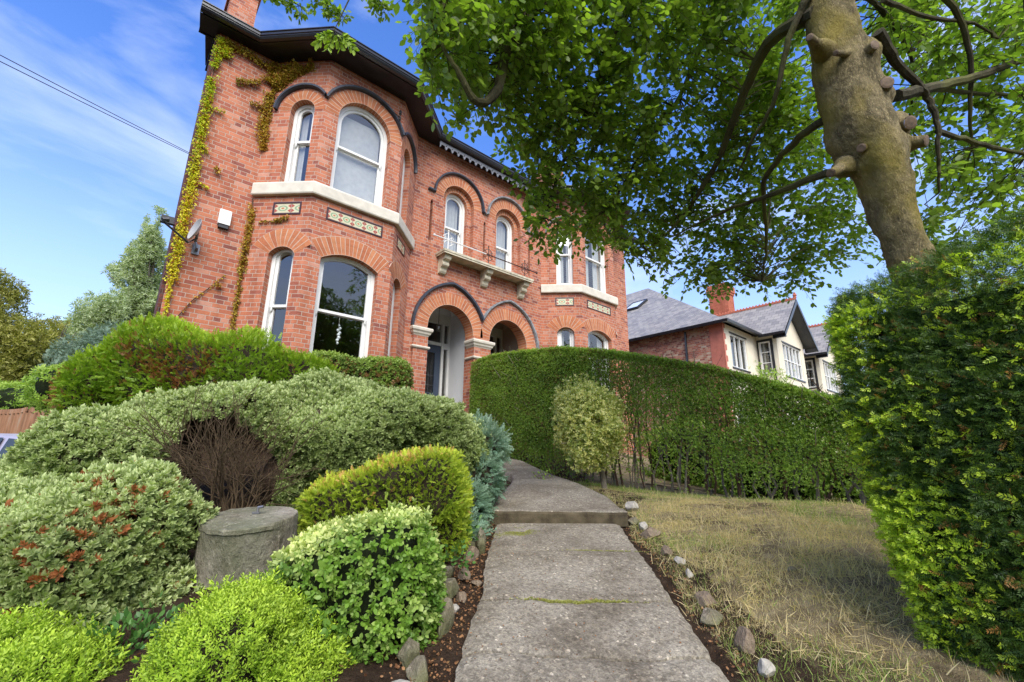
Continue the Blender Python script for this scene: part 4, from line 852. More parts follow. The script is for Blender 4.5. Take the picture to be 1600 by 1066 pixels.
# ------------------------------------------------------------------ the neighbouring house
def neighbour():
    Hn=empty('rendered_house',(17.4,7.5,-.6),'slate-roofed house beyond the hedge with brick side and cream rendered gabled front','house')
    ze=5.28; FA=Frame((17.4,7.5),(1,0)); FB=Frame((20.6,7.5),(0,-1)); FC=Frame((20.6,6.68),(1,0))
    rect=lambda a,b,c,d:[(a,c),(a,d),(b,d),(b,c)]
    mb=MB()
    def run(fr,wd,zt,wins,outer=None):
        panel(mb,fr,outer or [(0,-1.2),(wd,-1.2),(wd,zt),(0,zt)],[rect(*w_) for w_ in wins],.2,reveal=.1)
    gable=lambda wd,cx,zp:[(0,-1.2),(wd,-1.2),(wd,ze+.25),(cx,zp),(0,ze+.25)]
    run(FA,3.2,ze,[(.62,2.12,3.60,4.98),(.5,2.4,.5,2.2)]); run(FB,.82,ze,[(.10,.55,3.62,5.02)])
    run(FC,3.3,0,[(.62,2.86,3.56,5.02),(.5,2.8,.4,2.3)],gable(3.3,1.65,6.75))
    run(Frame((23.9,6.68),(0,1)),.82,ze,[]); run(Frame((23.9,7.5),(1,0)),2.2,ze,[(.5,1.7,3.6,4.98)])
    run(Frame((26.1,7.5),(0,-1)),.82,ze,[(.10,.55,3.62,5.02)]); run(Frame((26.1,6.68),(1,0)),3.3,0,[(.62,2.86,3.56,5.02)],gable(3.3,1.65,6.75)); run(Frame((29.4,6.68),(0,1)),.82,ze,[]); run(Frame((29.4,7.5),(1,0)),4.,ze,[])
    mb.build('rendered_wall',M['cream'],Hn)
    mb=MB(); mb.poly([(17.4,27,-1.2),(17.4,7.9,-1.2),(17.4,7.9,ze),(17.4,27,ze)],[(27,0),(7.9,0),(7.9,6.5),(27,6.5)]); mb.poly([(33.4,7.5,-1.2),(33.4,27,-1.2),(33.4,27,ze),(33.4,7.5,ze)]); mb.poly([(33.4,27,-1.2),(17.4,27,-1.2),(17.4,27,ze),(33.4,27,ze)]); mb.build('side_wall',M['nbrick'],Hn)
    mb=MB(); z=-1.2; k=0     # toothed painted quoin at the corner
    mb.poly([(17.385,8.02,-1.2),(17.385,7.49,-1.2),(17.385,7.49,ze),(17.385,8.02,ze)]); 
    while z<ze: w_=.10 if k%2 else .22; mb.box((17.385,7.485,z),(17.4+w_,7.50,min(ze,z+.225))); z+=.225; k+=1
    mb.build('corner_quoin',M['quoin'],Hn)
    # windows
    def cas(fr,a,b,c,d,n,rows,lead=False,dark=False):
        m=MB(); A=rect(a,b,c,d); B=rect(a+.06,b-.06,c+.06,d-.06); strip(m,fr,A,B,-.03,-.10,closed=True)
        for i in range(1,n): u=a+.06+(b-a-.12)*i/n; m.box(fr.p(u-.022,c+.05,-.035),fr.p(u+.022,d-.05,-.095))
        for q in range(1,rows): z=c+(d-c)*q/rows; m.box(fr.p(a+.05,z-.018,-.04),fr.p(b-.05,z+.018,-.09))
        w_=m.build('window',M['white'],Hn); g=MB(); g.poly([fr.p(a+.03,c+.03,-.08),fr.p(b-.03,c+.03,-.08),fr.p(b-.03,d-.03,-.08),fr.p(a+.03,d-.03,-.08)]); g.build('pane',M['glass'],w_)
        s=MB(); s.box(fr.p(a-.06,c-.06,.04),fr.p(b+.06,c-.0,-.02)); s.box(fr.p(a-.05,d-.005,.02),fr.p(b+.05,d+.05,-.02)); s.build('sill',M['soffit'],w_)
        q=MB(); q.poly([fr.p(a+.1,c+.05,-.19),fr.p(a+(b-a)*.35,c+.05,-.19),fr.p(a+(b-a)*.35,d-.05,-.19),fr.p(a+.1,d-.05,-.19)]); q.poly([fr.p(a+(b-a)*.7,c+.05,-.19),fr.p(b-.1,c+.05,-.19),fr.p(b-.1,d-.05,-.19),fr.p(a+(b-a)*.7,d-.05,-.19)]); q.build('curtain_or_reflection',M['curtain_or_reflection'],w_)
    cas(FA,.62,2.12,3.6,4.98,3,1); cas(FB,.10,.55,3.62,5.02,1,3); cas(FC,.62,2.86,3.56,5.02,5,2); cas(Frame((26.1,7.5),(0,-1)),.10,.55,3.62,5.02,1,3); cas(Frame((26.1,6.68),(1,0)),.62,2.86,3.56,5.02,5,2); cas(FA,.5,2.4,.5,2.2,3,1); cas(FC,.5,2.8,.4,2.3,5,2); cas(Frame((23.9,7.5),(1,0)),.5,1.7,3.6,4.98,2,1)
    for X0 in (20.6,26.1): m=MB(); fr=Frame((X0,7.5),(0,-1)); m.box(fr.p(.03,2.9,.0),fr.p(.08,5.1,.03)); m.box(fr.p(.56,2.9,0),fr.p(.66,5.1,.03)); m.box(fr.p(.03,5.05,0),fr.p(.66,5.1,.035)); m.build('black_trim',M['soffit'],Hn)
    # inside
    m=MB(); m.box((17.7,8.2,2.6),(33,20,2.8)); m.box((17.7,9.6,-1),(33,9.7,5.1)); m.box((17.7,8.2,5.0),(33,20,5.1)); m.build('interior',M['wall_in'],Hn)
    def sl(pts):
        o=np.array(pts[0],float); e=np.array(pts[1])-o; e/=np.linalg.norm(e); nn=np.cross(e,np.array(pts[2])-o); nn/=np.linalg.norm(nn); g=np.cross(nn,e); return [((np.array(p)-o)@e,(np.array(p)-o)@g) for p in pts]
    m=MB(); x0,x1,y0,y1=17.1,33.7,7.2,27.4; zr=ze+(16.9-7.2)*.70; a=9.7
    A=(x0+8.3,y0+8.3,ze+8.3*.7); 
    for pts in ([(x0,y0,ze),(x1,y0,ze),(x1-8.3,y0+8.3,ze+5.81),A],[(x0,y1,ze),(x0,y0,ze),A,(x0+8.3,y1-8.3,ze+5.81)],[(x1,y0,ze),(x1,y1,ze),(x1-8.3,y1-8.3,ze+5.81),(x1-8.3,y0+8.3,ze+5.81)],[(x1,y1,ze),(x0,y1,ze),(x0+8.3,y1-8.3,ze+5.81),(x1-8.3,y1-8.3,ze+5.81)]): m.poly(pts,sl(pts))
    for xc in (22.25,27.75):
        zt=7.12; yb=10.2; L_=(xc-2.05,6.2,ze-.06); Rr_=(xc+2.05,6.2,ze-.06); T=(xc,6.2,zt); Lb=(xc-2.05,yb,ze-.06); Rb=(xc+2.05,yb,ze-.06); Tb=(xc,yb,zt)
        for pts in ([Lb,L_,T,Tb],[Rr_,Rb,Tb,T]): m.poly(pts,sl(pts))
    rf=m.build('roof',M['slate'],Hn)
    for xc in (22.25,27.75):
        m=MB(); n=26
        for i in range(n): y=6.2+(10.0-6.2)*i/n; m.box((xc-.07,y,7.08),(xc+.07,y+.135,7.17)); m.tube([(xc,y+.07,7.17),(xc,y+.07,7.235)],[.05,.03],6)
        m.lathe((xc,6.22,7.16),[(.07,0),(.05,.06),(.09,.12),(.05,.22),(.0,.30)],8); m.build('ridge_tiles',M['terracotta'],rf)
    m=MB(); m.sweep([(x0,y1,0),(x0,y0,0),(20.25,y0,0)],[(-.02,ze-.10),(.10,ze-.10),(.12,ze-.02),(.12,ze+.01),(-.02,ze+.01)]); m.sweep([(20.18,7.2,0),(20.18,6.2,0)],[(-.02,ze-.16),(.08,ze-.16),(.10,ze-.06),(-.02,ze-.06)]); m.sweep([(24.3,7.2,0),(25.75,7.2,0)],[(-.02,ze-.10),(.10,ze-.10),(.12,ze-.02),(-.02,ze-.02)]); m.sweep([(25.68,7.2,0),(25.68,6.2,0)],[(-.02,ze-.16),(.08,ze-.16),(.10,ze-.06),(-.02,ze-.06)]); m.build('gutter',M['soffit'],Hn)
    for xc in (22.25,27.75):
        for s_ in (-1,1):
            m=MB()
            a=np.array([xc+s_*2.08,6.2,ze-.12]); b=np.array([xc,6.2,7.10]); 
            q=[a,b,b+[0,0,-.22],a+[s_*-.02,0,-.16]]; 
            m.poly([tuple(p+np.array([0,-.03,0])) for p in q]); m.poly([tuple(p+np.array([0,.02,0])) for p in q[::-1]])
            # panelled underside
            m.poly([tuple(a+[0,-.03,-.15]),tuple(b+[0,-.03,-.21]),tuple(b+[0,.48,-.21]),tuple(a+[0,.48,-.15])])
            m.box((xc+s_*1.95-.06,6.2,ze-.28),(xc+s_*1.95+.06,6.68,ze-.12)); m.build('bargeboard',M['soffit'],Hn)
    m=MB(); m.tube([(17.33,9.0,ze-.1),(17.33,9.0,-1.)],.045,8); m.build('downpipe',M['soffit'],Hn)
    m=MB(); x,y=22.5,9.26; m.box((x,y,6.),(x+.72,y+.95,8.30)); m.box((x-.04,y-.04,8.30),(x+.76,y+.99,8.42)); m.box((x-.08,y-.08,8.42),(x+.80,y+1.03,8.75)); m.box((x-.03,y-.03,8.75),(x+.75,y+.98,8.9)); m.build('chimney',M['terra_brick'],rf)
    # skylight on the left slope
    s=.7/math.hypot(1,.7); cc=np.array([22.0,14.3,0]); cc[2]=ze+(cc[0]-x0)*.7; e=np.array([1,0,.7])/math.hypot(1,.7); nn=np.array([-.7,0,1])/math.hypot(1,.7); g=np.array([0,1,0.])
    m=MB(); pl=lambda u,v,o: tuple(cc+e*u+g*v+nn*o)
    q=[(-.65,-.5),(.65,-.5),(.65,.5),(-.65,.5)]; qi=[(u*.86,v*.84) for u,v in q]
    for i in range(4):
        j=(i+1)%4; m.poly([pl(*q[i],.14),pl(*q[j],.14),pl(*qi[j],.14),pl(*qi[i],.14)]); m.poly([pl(*q[i],0),pl(*q[j],0),pl(*q[j],.14),pl(*q[i],.14)]); m.poly([pl(*qi[i],.14),pl(*qi[j],.14),pl(*qi[j],.08),pl(*qi[i],.08)])
    sk=m.build('skylight',M['soffit'],rf); m=MB(); m.poly([pl(*v,.11) for v in qi]); m.poly([pl(u*1.02,v*1.02,.09) for u,v in qi]); m.build('skylight_pane',M['white'],rf) if False else m.build('skylight_pane',M['sky_glare_glass'],rf)
M['quoin']=plain('red_painted_brick',(.40,.13,.09),.8,.15,6)
M['terra_brick']=brick('orange_chimney_brick',[(0,(.40,.11,.06)),(1,(.50,.16,.09))],(.36,.16,.10),mort=.004)
M['sky_glare_glass']=plain('skylight_sky_glare',(.62,.66,.70),.12,.05,3,spec=1)  # bright sky reflection put into the pane's pale base colour
neighbour()

# ------------------------------------------------------------------ foliage kinds
T_HEBE=tuft(15,.017,.027,.44,15,78,stem=.022,seed=4)
T_HEATH=tuft(13,.011,.018,.42,35,80,stem=.062,seed=5)
T_THUJA=fan(7,.095,.038,.34,42,seed=6,droop=-.02)
T_YEW=fan(8,.085,.034,.20,58,seed=8,plane=.3)
T_JUN=fan(8,.085,.030,.26,34,seed=9,droop=-.01)
T_YOUNG=fan(6,.07,.034,.36,50,seed=18,plane=.4)
T_SMALL=tuft(5,.8,1.1,.62,35,85,stem=.6,seed=11)      # unit-size spray of small leaves
T_PAIR=tuft(6,.8,1.1,.6,40,85,leaf=LEAF,stem=.9,seed=12)
T_EUO=tuft(7,.8,1.15,1.15,35,88,leaf=LEAF,stem=.9,seed=13)
def shrub(name,label,cat,blobs,T,mat,dens,scale=1.,up=.35,jit=.012,lump=.05,lsc=6.,zmin=-9,tipf=None,core='core',ck=.86,shell=.10,group=None,coreamp=.05,brown=None,spread=.35,thr=-.45,keep=None,layers=1,zc=None,parts=None,seed=1):
    c0=np.mean([b[0] for b in blobs],axis=0); t=empty(name,(c0[0],c0[1],h(c0[0],c0[1])),label,cat,group)
    P,Nn=surf(blobs,dens,zmin,shell=shell,jit=jit,lump=lump,lsc=lsc,seed=seed); k=face_cam(P,Nn,thr); P=P[k];Nn=Nn[k]
    if keep is not None: k=keep(P,Nn); P=P[k];Nn=Nn[k]
    D=Nn*(1-up)+np.array([0,0,up])+rng.normal(size=P.shape)*spread
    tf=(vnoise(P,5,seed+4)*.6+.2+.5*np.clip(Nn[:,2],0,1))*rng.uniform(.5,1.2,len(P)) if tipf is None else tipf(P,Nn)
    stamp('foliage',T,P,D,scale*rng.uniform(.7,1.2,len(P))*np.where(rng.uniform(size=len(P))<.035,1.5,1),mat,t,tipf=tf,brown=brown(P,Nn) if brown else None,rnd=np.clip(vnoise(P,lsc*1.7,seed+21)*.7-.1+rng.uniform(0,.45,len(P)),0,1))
    if core: cores('inner_growth',blobs,M[core],t,ck,coreamp,zmin=zc)
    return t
L_={}
L_['hebe']=leafmat('grey_green_foliage',(.15,.20,.055),(.30,.37,.13),(.64,.70,.36),rough=.65,trans=.2,spec=.15,brown=(.30,.11,.04))
L_['thuja']=leafmat('bright_conifer_foliage',(.09,.18,.015),(.22,.34,.022),(.46,.60,.04),brown=(.26,.11,.04),trans=.3)
L_['gold']=leafmat('golden_conifer_foliage',(.12,.20,.015),(.28,.38,.022),(.60,.66,.06),brown=(.50,.30,.08),trans=.25)
L_['heath']=leafmat('lime_heather_foliage',(.10,.19,.014),(.22,.37,.02),(.56,.70,.07),brown=(.2,.08,.03),trans=.25)
L_['jun']=leafmat('blue_juniper_foliage',(.08,.17,.11),(.17,.28,.18),(.32,.43,.30),trans=.15)
L_['euo']=leafmat('variegated_leaves',(.075,.17,.025),(.22,.36,.045),(.82,.82,.34),rough=.45,trans=.3,spec=.3)
L_['privet']=leafmat('privet_leaves',(.10,.18,.025),(.25,.37,.055),(.44,.56,.10),brown=(.20,.14,.05),rough=.4,trans=.4,spec=.4)
L_['box']=leafmat('box_leaves',(.10,.17,.03),(.24,.34,.06),(.42,.52,.12),brown=(.26,.14,.05),rough=.45,trans=.25)
L_['yew']=leafmat('yew_needles',(.022,.062,.012),(.085,.155,.024),(.42,.52,.045),brown=(.40,.19,.05),rough=.45,trans=.25,spec=.35,brownpos=.90)
L_['yewtip']=leafmat('young_yew_needles',(.26,.40,.03),(.46,.60,.04),(.62,.72,.08),rough=.35,trans=.35)
L_['holly']=leafmat('variegated_holly_leaves',(.20,.28,.05),(.62,.58,.20),(.82,.78,.40),rough=.35,trans=.35,spec=.4)
L_['tree']=leafmat('tree_leaves',(.09,.16,.022),(.25,.35,.060),(.34,.42,.09),rough=.35,trans=.55,spec=.45,brownpos=.995)
L_['ivyY']=leafmat('yellowing_creeper',(.36,.50,.03),(.66,.62,.05),(.62,.46,.04),brown=(.42,.14,.03),trans=.3)
L_['ivyO']=leafmat('rusty_creeper',(.24,.24,.03),(.50,.36,.05),(.50,.22,.04),brown=(.30,.09,.03),trans=.25)
L_['far1']=leafmat('pale_far_foliage',(.24,.31,.15),(.40,.46,.26),(.50,.55,.34),trans=.3)
L_['far2']=leafmat('olive_far_foliage',(.14,.15,.03),(.30,.29,.06),(.40,.38,.10),trans=.3)
L_['far3']=leafmat('blue_spruce_foliage',(.10,.17,.11),(.19,.27,.19),(.28,.35,.27),trans=.1)
L_['lime']=leafmat('lime_shrub_foliage',(.12,.24,.025),(.28,.42,.05),(.45,.55,.12),trans=.35)
L_['straw']=leafmat('dry_grass',(.48,.37,.18),(.72,.58,.33),(.76,.67,.44),brown=(.25,.34,.08),trans=.4,rough=.7,brownpos=.55)
L_['litter']=leafmat('fallen_leaves',(.10,.04,.018),(.26,.12,.05),(.34,.20,.09),trans=.05,rough=.8)
L_['cover']=leafmat('ground_cover_leaves',(.04,.12,.025),(.10,.22,.05),(.2,.32,.08),trans=.3,rough=.4)

# ---- left garden, from the camera outwards
shrub('heather_bush','lime green feathery bush in the bottom left foreground beside the stone pillar','bush',
   [blobpx(358,1052,1.75,100,112,.32),blobpx(285,1120,1.65,72,92,.28),blobpx(455,1115,1.75,72,88,.27)],T_HEATH,L_['heath'],5200,1.0,up=.55,lump=.05,lsc=13,tipf=lambda P,N:np.clip(.15+.75*np.clip(N[:,2],0,1)+rng.uniform(-.2,.4,len(P)),0,1),ck=.88,shell=.14,spread=.28)
shrub('heather_bush','lime green feathery bush cut by the bottom left corner below the grey-green shrub','bush',
   [blobpx(35,1140,1.6,105,112,.30),blobpx(-90,1135,1.6,110,130,.33)],T_HEATH,L_['heath'],5200,1.0,up=.55,lump=.05,lsc=13,tipf=lambda P,N:np.clip(.1+.7*np.clip(N[:,2],0,1)+rng.uniform(-.2,.4,len(P)),0,1),ck=.88,shell=.14,spread=.28)
hb=lambda P,N:np.where(rng.uniform(size=len(P))<.42*np.exp(-(np.linalg.norm(P-at(75,775,2.15),axis=1)/.32)**2)*(vnoise(P,22,8)>.5)+.012,.97,rng.uniform(0,.85,len(P)))
def hollow(P,N):      # the bare side between the two grey-green shrubs
    c=P@MW; px=CX+F_PX*c[:,0]/c[:,2]; py=CY+F_PX*c[:,1]/c[:,2]
    return ~((((px-342)/100)**2+((py-752)/98)**2<1+.5*(vnoise(P,9,3)-.5))&(py>655))
shrub('hebe_bush','large grey-green shrub with rust-brown dead tips in the left foreground','shrub',
   [blobpx(90,885,2.35,155,125,.46),blobpx(-70,900,2.5,180,140,.5),blobpx(215,815,2.5,70,52,.32),blobpx(90,1000,2.2,165,75,.36),blobpx(235,960,2.35,60,55,.24),blobpx(290,822,2.55,20,14,.10)],T_HEBE,L_['hebe'],3900,1.2,core='deadcore',up=.35,lump=.13,lsc=8,brown=hb,shell=.16,ck=.78,
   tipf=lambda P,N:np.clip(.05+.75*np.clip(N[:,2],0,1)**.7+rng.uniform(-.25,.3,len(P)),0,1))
shrub('hebe_bush','grey-green shrub spreading below the gate behind the rust-tipped one','shrub',
   [blobpx(200,722,3.5,122,78,.55),blobpx(95,768,3.4,110,66,.5),blobpx(-60,806,3.4,130,66,.5),blobpx(330,656,3.9,115,38,.45),blobpx(60,810,3.1,150,55,.4)],T_HEBE,L_['hebe'],3000,1.35,keep=hollow,core='deadcore',up=.35,lump=.17,lsc=5,shell=.16,ck=.78,
   tipf=lambda P,N:np.clip(.05+.75*np.clip(N[:,2],0,1)**.7+rng.uniform(-.25,.3,len(P)),0,1))
shrub('hebe_bush','wide domed grey-green shrub in the middle left in front of the bay','shrub',
   [blobpx(520,694,4.1,112,84,.62),blobpx(600,669,4.5,112,60,.66),blobpx(690,703,4.7,72,46,.48),blobpx(445,748,3.8,42,56,.28),blobpx(742,715,4.9,34,28,.3)],T_HEBE,L_['hebe'],2700,1.4,keep=hollow,core='deadcore',up=.35,lump=.17,lsc=5,shell=.15,ck=.73,
   tipf=lambda P,N:np.clip(.05+.75*np.clip(N[:,2],0,1)**.7+rng.uniform(-.25,.3,len(P)),0,1))
def dead_fan():
    t=empty('dead_shrub',tuple(at(372,858,3.0)),'fan of bare dead brown branches in the hollow between the grey-green shrubs','dead shrub')
    base=at(372,862,3.0); r=random.Random(4)
    def grow(p,d,l,rad,depth,mb):
        pts=[p]; q=p.copy(); dd=d.copy()
        for i in range(4): dd=dd+np.array([r.gauss(0,.13),r.gauss(0,.13),r.gauss(0.02,.10)]); dd/=np.linalg.norm(dd); q=q+dd*l/4; pts.append(q.copy())
        mb.tube(pts,[rad*(1-.13*i) for i in range(5)],4,cap=False)
        if depth:
            for k in range(3 if depth>1 else 4): i=r.choice((2,3,4,4)); nd=dd+np.array([r.gauss(0,.45),r.gauss(0,.45),r.gauss(.05,.4)]); grow(pts[i],nd/np.linalg.norm(nd),l*r.uniform(.6,.85),rad*.6,depth-1,mb)
    for k in range(24):
        px=r.uniform(225,455); py=r.uniform(640,735)+abs(px-350)*.55; tgt=at(px,py,r.uniform(2.95,3.6)); d=tgt-base; l=np.linalg.norm(d); mb=MB()
        grow(base+np.array([r.gauss(0,.03),r.gauss(0,.03),0]),d/l,l*.55,.0085,3,mb); mb.build('branch',M['deadwood'],t)
M['deadwood']=bark('dead_wood',(.04,.026,.013),(.125,.085,.048),None,20,.3)
dead_fan()
def backing(): pass
def stump():
    t=empty('stone_pillar',tuple(at(390,960,2.6)),'weathered round grey stone pillar stump standing among the left shrubs','stone pillar')
    r=random.Random(3); n=44; top=[]; c1=at(392,806,2.62); c0=at(375,985,2.62); mb=MB(); A,B=RT,FW
    rings=[]; ra=.245
    levels=[(0,.98),(.1,.99),(.2,1.0),(.3,1.01),(.45,1.01),(.6,1.0),(.7,1.0),(.8,.99),(.9,.985),(.96,.98),(.99,.97),(1.0,.955),(1.0,.6),(1.0,.3),(1.0,0.02)]
    ph=[r.uniform(0,6) for _ in range(6)]
    for k,(s,q) in enumerate(levels):
        row=[]
        for j in range(n):
            a=2*math.pi*j/n; w_=1+.035*math.sin(3*a+ph[0])+.02*math.sin(7*a+ph[1]+s*3)+.012*math.sin(13*a+ph[2]+s*7)+.008*r.uniform(-1,1)
            p=c0+(c1-c0)*s+(A*math.cos(a)+B*math.sin(a))*ra*q*w_; 
            if s>.9: p=p+np.array([0,0,(.006*math.sin(2*a+1)+.004*r.uniform(-1,1))*q + .040*math.sin(a)*q])
            row.append(tuple(p))
        rings.append(row)
    for k in range(len(rings)-1):
        for j in range(n): mb.poly([rings[k][j],rings[k][(j+1)%n],rings[k+1][(j+1)%n],rings[k+1][j]])
    o=mb.build('pillar_shaft',M['oldstone'],t,smooth=True)
    mb=MB(); c=c1+np.array([0,0,.012]); c=c+RT*.02+FW*.03
    mb.tube([c,c+[.0,0,.03]],.008,6); mb.tube([c+[0,0,.03],c+RT*.03+[0,0,.035]],.009,6); mb.tube([c-RT*.03,c+RT*.012],.007,5); mb.build('iron_bolt',M['grey'],t)
M['oldstone']=bark('mossy_stone',(.17,.14,.10),(.36,.32,.26),(.105,.12,.06),4,1.0)
stump()
shrub('euonymus_bush','boxy clipped variegated bush with glossy green and cream leaves beside the path','bush',
   [tilt(blobpx(564,916,2.25,110,92,.31,6),12),blobpx(622,935,2.3,58,88,.28,5)],T_EUO,L_['euo'],2100,.024,up=.1,lump=.045,lsc=10,ck=.83,shell=.08,jit=.01,spread=.5,core='core_green',
   tipf=lambda P,N:np.clip(-.25+1.0*np.clip(N[:,2],0,1)+1.1*(vnoise(P,4,3)-.45)+rng.uniform(-.3,.35,len(P)),0,1))
shrub('golden_conifer','wedge-shaped clipped golden green conifer behind the variegated bush','conifer',
   [tilt(blobpx(608,783,3.2,120,54,.32,6),17),blobpx(672,800,3.25,54,60,.28,5)],T_THUJA,L_['gold'],5200,.42,up=.3,lump=.03,lsc=10,ck=.88,
   tipf=lambda P,N:np.clip(.1+.6*np.clip(N[:,2],0,1)+rng.uniform(-.2,.5,len(P)),0,1),brown=lambda P,N:np.where(rng.uniform(size=len(P))<.22*(N[:,2]>.75)+.02,.97,.4))
shrub('blue_juniper','blue-green juniper hanging over the path edge right of the domed shrub','juniper',
   [blobpx(752,695,4.75,42,30,.32),blobpx(742,742,4.45,34,30,.26),blobpx(728,790,4.1,32,38,.26),blobpx(712,850,3.6,26,38,.2)],T_JUN,L_['jun'],1500,1.15,up=.05,lump=.07,lsc=9,shell=.25,ck=.75)
shrub('conifer_hedge','bright green feathery conifer hedge with brown patches under the left brick corner','hedge',
   [blobpx(300,588,5.7,150,64,.6,2.8),blobpx(172,608,5.5,54,70,.5,2.4),blobpx(440,600,5.9,82,48,.5,2.8),blobpx(240,560,5.7,80,36,.4)],T_THUJA,L_['thuja'],2700,.72,up=.35,lump=.16,lsc=4,ck=.85,shell=.18,
   tipf=lambda P,N:np.clip(.0+.7*np.clip(N[:,2],0,1)+rng.uniform(-.3,.4,len(P)),0,1),brown=lambda P,N:np.where(rng.uniform(size=len(P))<np.clip((.55-N[:,2])*1.1,0,.75)*(vnoise(P,3,6)>.45)+.03,.97,.4))
shrub('box_hedge','low clipped box hedge under the lower bay windows','hedge',
   [blobpx(520,580,6.5,40,22,.3,4),blobpx(590,590,6.6,47,26,.3,4)],T_SMALL,L_['box'],2600,.035,up=.3,lump=.03,lsc=8,ck=.9,brown=lambda P,N:np.where(rng.uniform(size=len(P))<.22*(N[:,2]<.5),.97,.4),tipf=lambda P,N:np.clip(.9*np.clip(N[:,2],0,1)+rng.uniform(-.2,.3,len(P)),0,1))

# ---- the long privet hedge on the boundary
def privet():
    t=empty('privet_hedge',(5.95,4.6,h(5.95,4.6)),'long tall clipped hedge from the porch to the yew, with bare stems showing below','hedge')
    ys=[-.2,1.4,2.7,4.2,5.2,6.2,7.0,7.45,7.75]; tz=[.45,.68,1.2,1.66,1.88,2.0,2.04,2.04,1.98]
    top=lambda y:np.interp(y,ys,tz); n=190000
    y=rng.uniform(-.2,7.78,n); kind=rng.uniform(size=n); x0,x1=5.60,6.35
    gz=H(np.full(n,5.75),y); tp=top(y); u=rng.uniform(size=n)
    X=np.empty(n);Z=np.empty(n);N_=np.zeros((n,3))
    f=kind<.66; X[f]=x0+np.abs(rng.normal(0,.05,f.sum())); Z[f]=gz[f]+(tp[f]-gz[f])*u[f]; N_[f]=[-1,0,.15]
    b=(kind>=.66)&(kind<.80); X[b]=x1-np.abs(rng.normal(0,.05,b.sum())); Z[b]=gz[b]+(tp[b]-gz[b])*u[b]; N_[b]=[1,0,.15]
    q=kind>=.80; X[q]=rng.uniform(x0,x1,q.sum()); Z[q]=tp[q]-np.abs(rng.normal(0,.035,q.sum())); N_[q]=[0,0,1]
    # rounded shoulders, small bumps
    d=np.clip(Z-(tp-.12),0,1); X=np.where(f,X+d*.6,np.where(b,X-d*.6,X)); P=np.stack([X,y,Z],1); P+=rng.normal(size=P.shape)*.012; P[:,0]+=(vnoise(P,4,2)-.5)*.07; P[:,2]+=(vnoise(P,5,7)-.5)*.03*q
    rel=(Z-gz)/(tp-gz); open_=np.clip((6.3-y)/2.2,0,1)                    # thin towards the street
    dens=np.where(q,1.,np.clip(1.0-open_*(.12+.98*np.clip((.80-rel)/.75,0,1)**1.0)+ .55*(vnoise(P,3.2,4)-.5)*open_,.07,1)); dens=np.where((rel<.12)&(~q),dens*.4,dens)
    k=rng.uniform(size=n)<dens; P=P[k];N_=N_[k];q=q[k]
    e=int(3500); Pe=np.stack([rng.uniform(x0,x1,e),7.78-np.abs(rng.normal(0,.03,e)),rng.uniform(.25,1.98,e)],1); P=np.vstack([P,Pe]); N_=np.vstack([N_,np.tile([0,1.,.1],(e,1))]); q=np.append(q,np.zeros(e,bool))
    D=N_+rng.normal(size=P.shape)*.6
    stamp('foliage',T_SMALL,P,D,rng.uniform(.014,.024,len(P)),L_['privet'],t,tipf=np.where(q,rng.uniform(.4,1.,len(P)),rng.uniform(0,.35,len(P))+.5*np.clip((vnoise(P,4,12)-.6)*3,0,1)),brown=np.where(rng.uniform(size=len(P))<.05+.12*(vnoise(P,7,31)>.6),.97,.4),rnd=np.clip(vnoise(P,10,33)*.6+rng.uniform(0,.4,len(P)),0,1))
    # inner twigs, dense towards the house end
    r=random.Random(11)
    ycs=np.linspace(.3,7.6,52)
    for i,yc in enumerate(ycs):
        yc+=r.uniform(-.05,.05); x=5.9+r.uniform(-.12,.12); z0=h(x,yc)-.04; zt=float(top(yc))-.12; mb=MB(); 
        for s in range(r.choice((1,2,2,3))):
            a=np.array([x+r.uniform(-.05,.05),yc+r.uniform(-.06,.06),z0]); pts=[a]; hh=zt-z0; dx,dy=r.uniform(-.16,.16),r.uniform(-.32,.32)
            for k in range(1,8): s_=k/7; pts.append(a+np.array([dx*s_**1.3+r.gauss(0,.018),dy*s_**1.2+r.gauss(0,.028),hh*s_]))
            r0=r.uniform(.010,.020); mb.tube(pts,[r0*(1-.1*k) for k in range(8)],5,cap=False)
            for k in (2,3,3,4,4,5,5,6):
                p=pts[k]; d=np.array([r.uniform(-.28,.2),r.uniform(-.3,.3),r.uniform(.18,.5)]); mid=p+d*.5+np.array([r.gauss(0,.02)]*3); mb.tube([p,mid,p+d],[r0*.45,r0*.35,r0*.2],4,cap=False)
        mb.build('stem',M['greybark'] if i%3 else M['twig'],t)
    # dense mass at the house end keeps its heart dark
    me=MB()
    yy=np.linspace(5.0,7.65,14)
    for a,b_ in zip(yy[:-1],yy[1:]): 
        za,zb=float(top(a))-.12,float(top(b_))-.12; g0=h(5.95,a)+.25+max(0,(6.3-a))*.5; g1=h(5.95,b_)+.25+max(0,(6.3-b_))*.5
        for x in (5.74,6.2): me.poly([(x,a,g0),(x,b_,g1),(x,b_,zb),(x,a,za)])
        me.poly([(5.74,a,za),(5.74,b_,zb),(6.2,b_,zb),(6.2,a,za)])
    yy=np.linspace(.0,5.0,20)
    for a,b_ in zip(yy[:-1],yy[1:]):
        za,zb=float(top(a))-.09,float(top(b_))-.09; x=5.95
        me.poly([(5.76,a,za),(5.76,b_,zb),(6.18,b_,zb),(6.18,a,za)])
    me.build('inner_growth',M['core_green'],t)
privet()

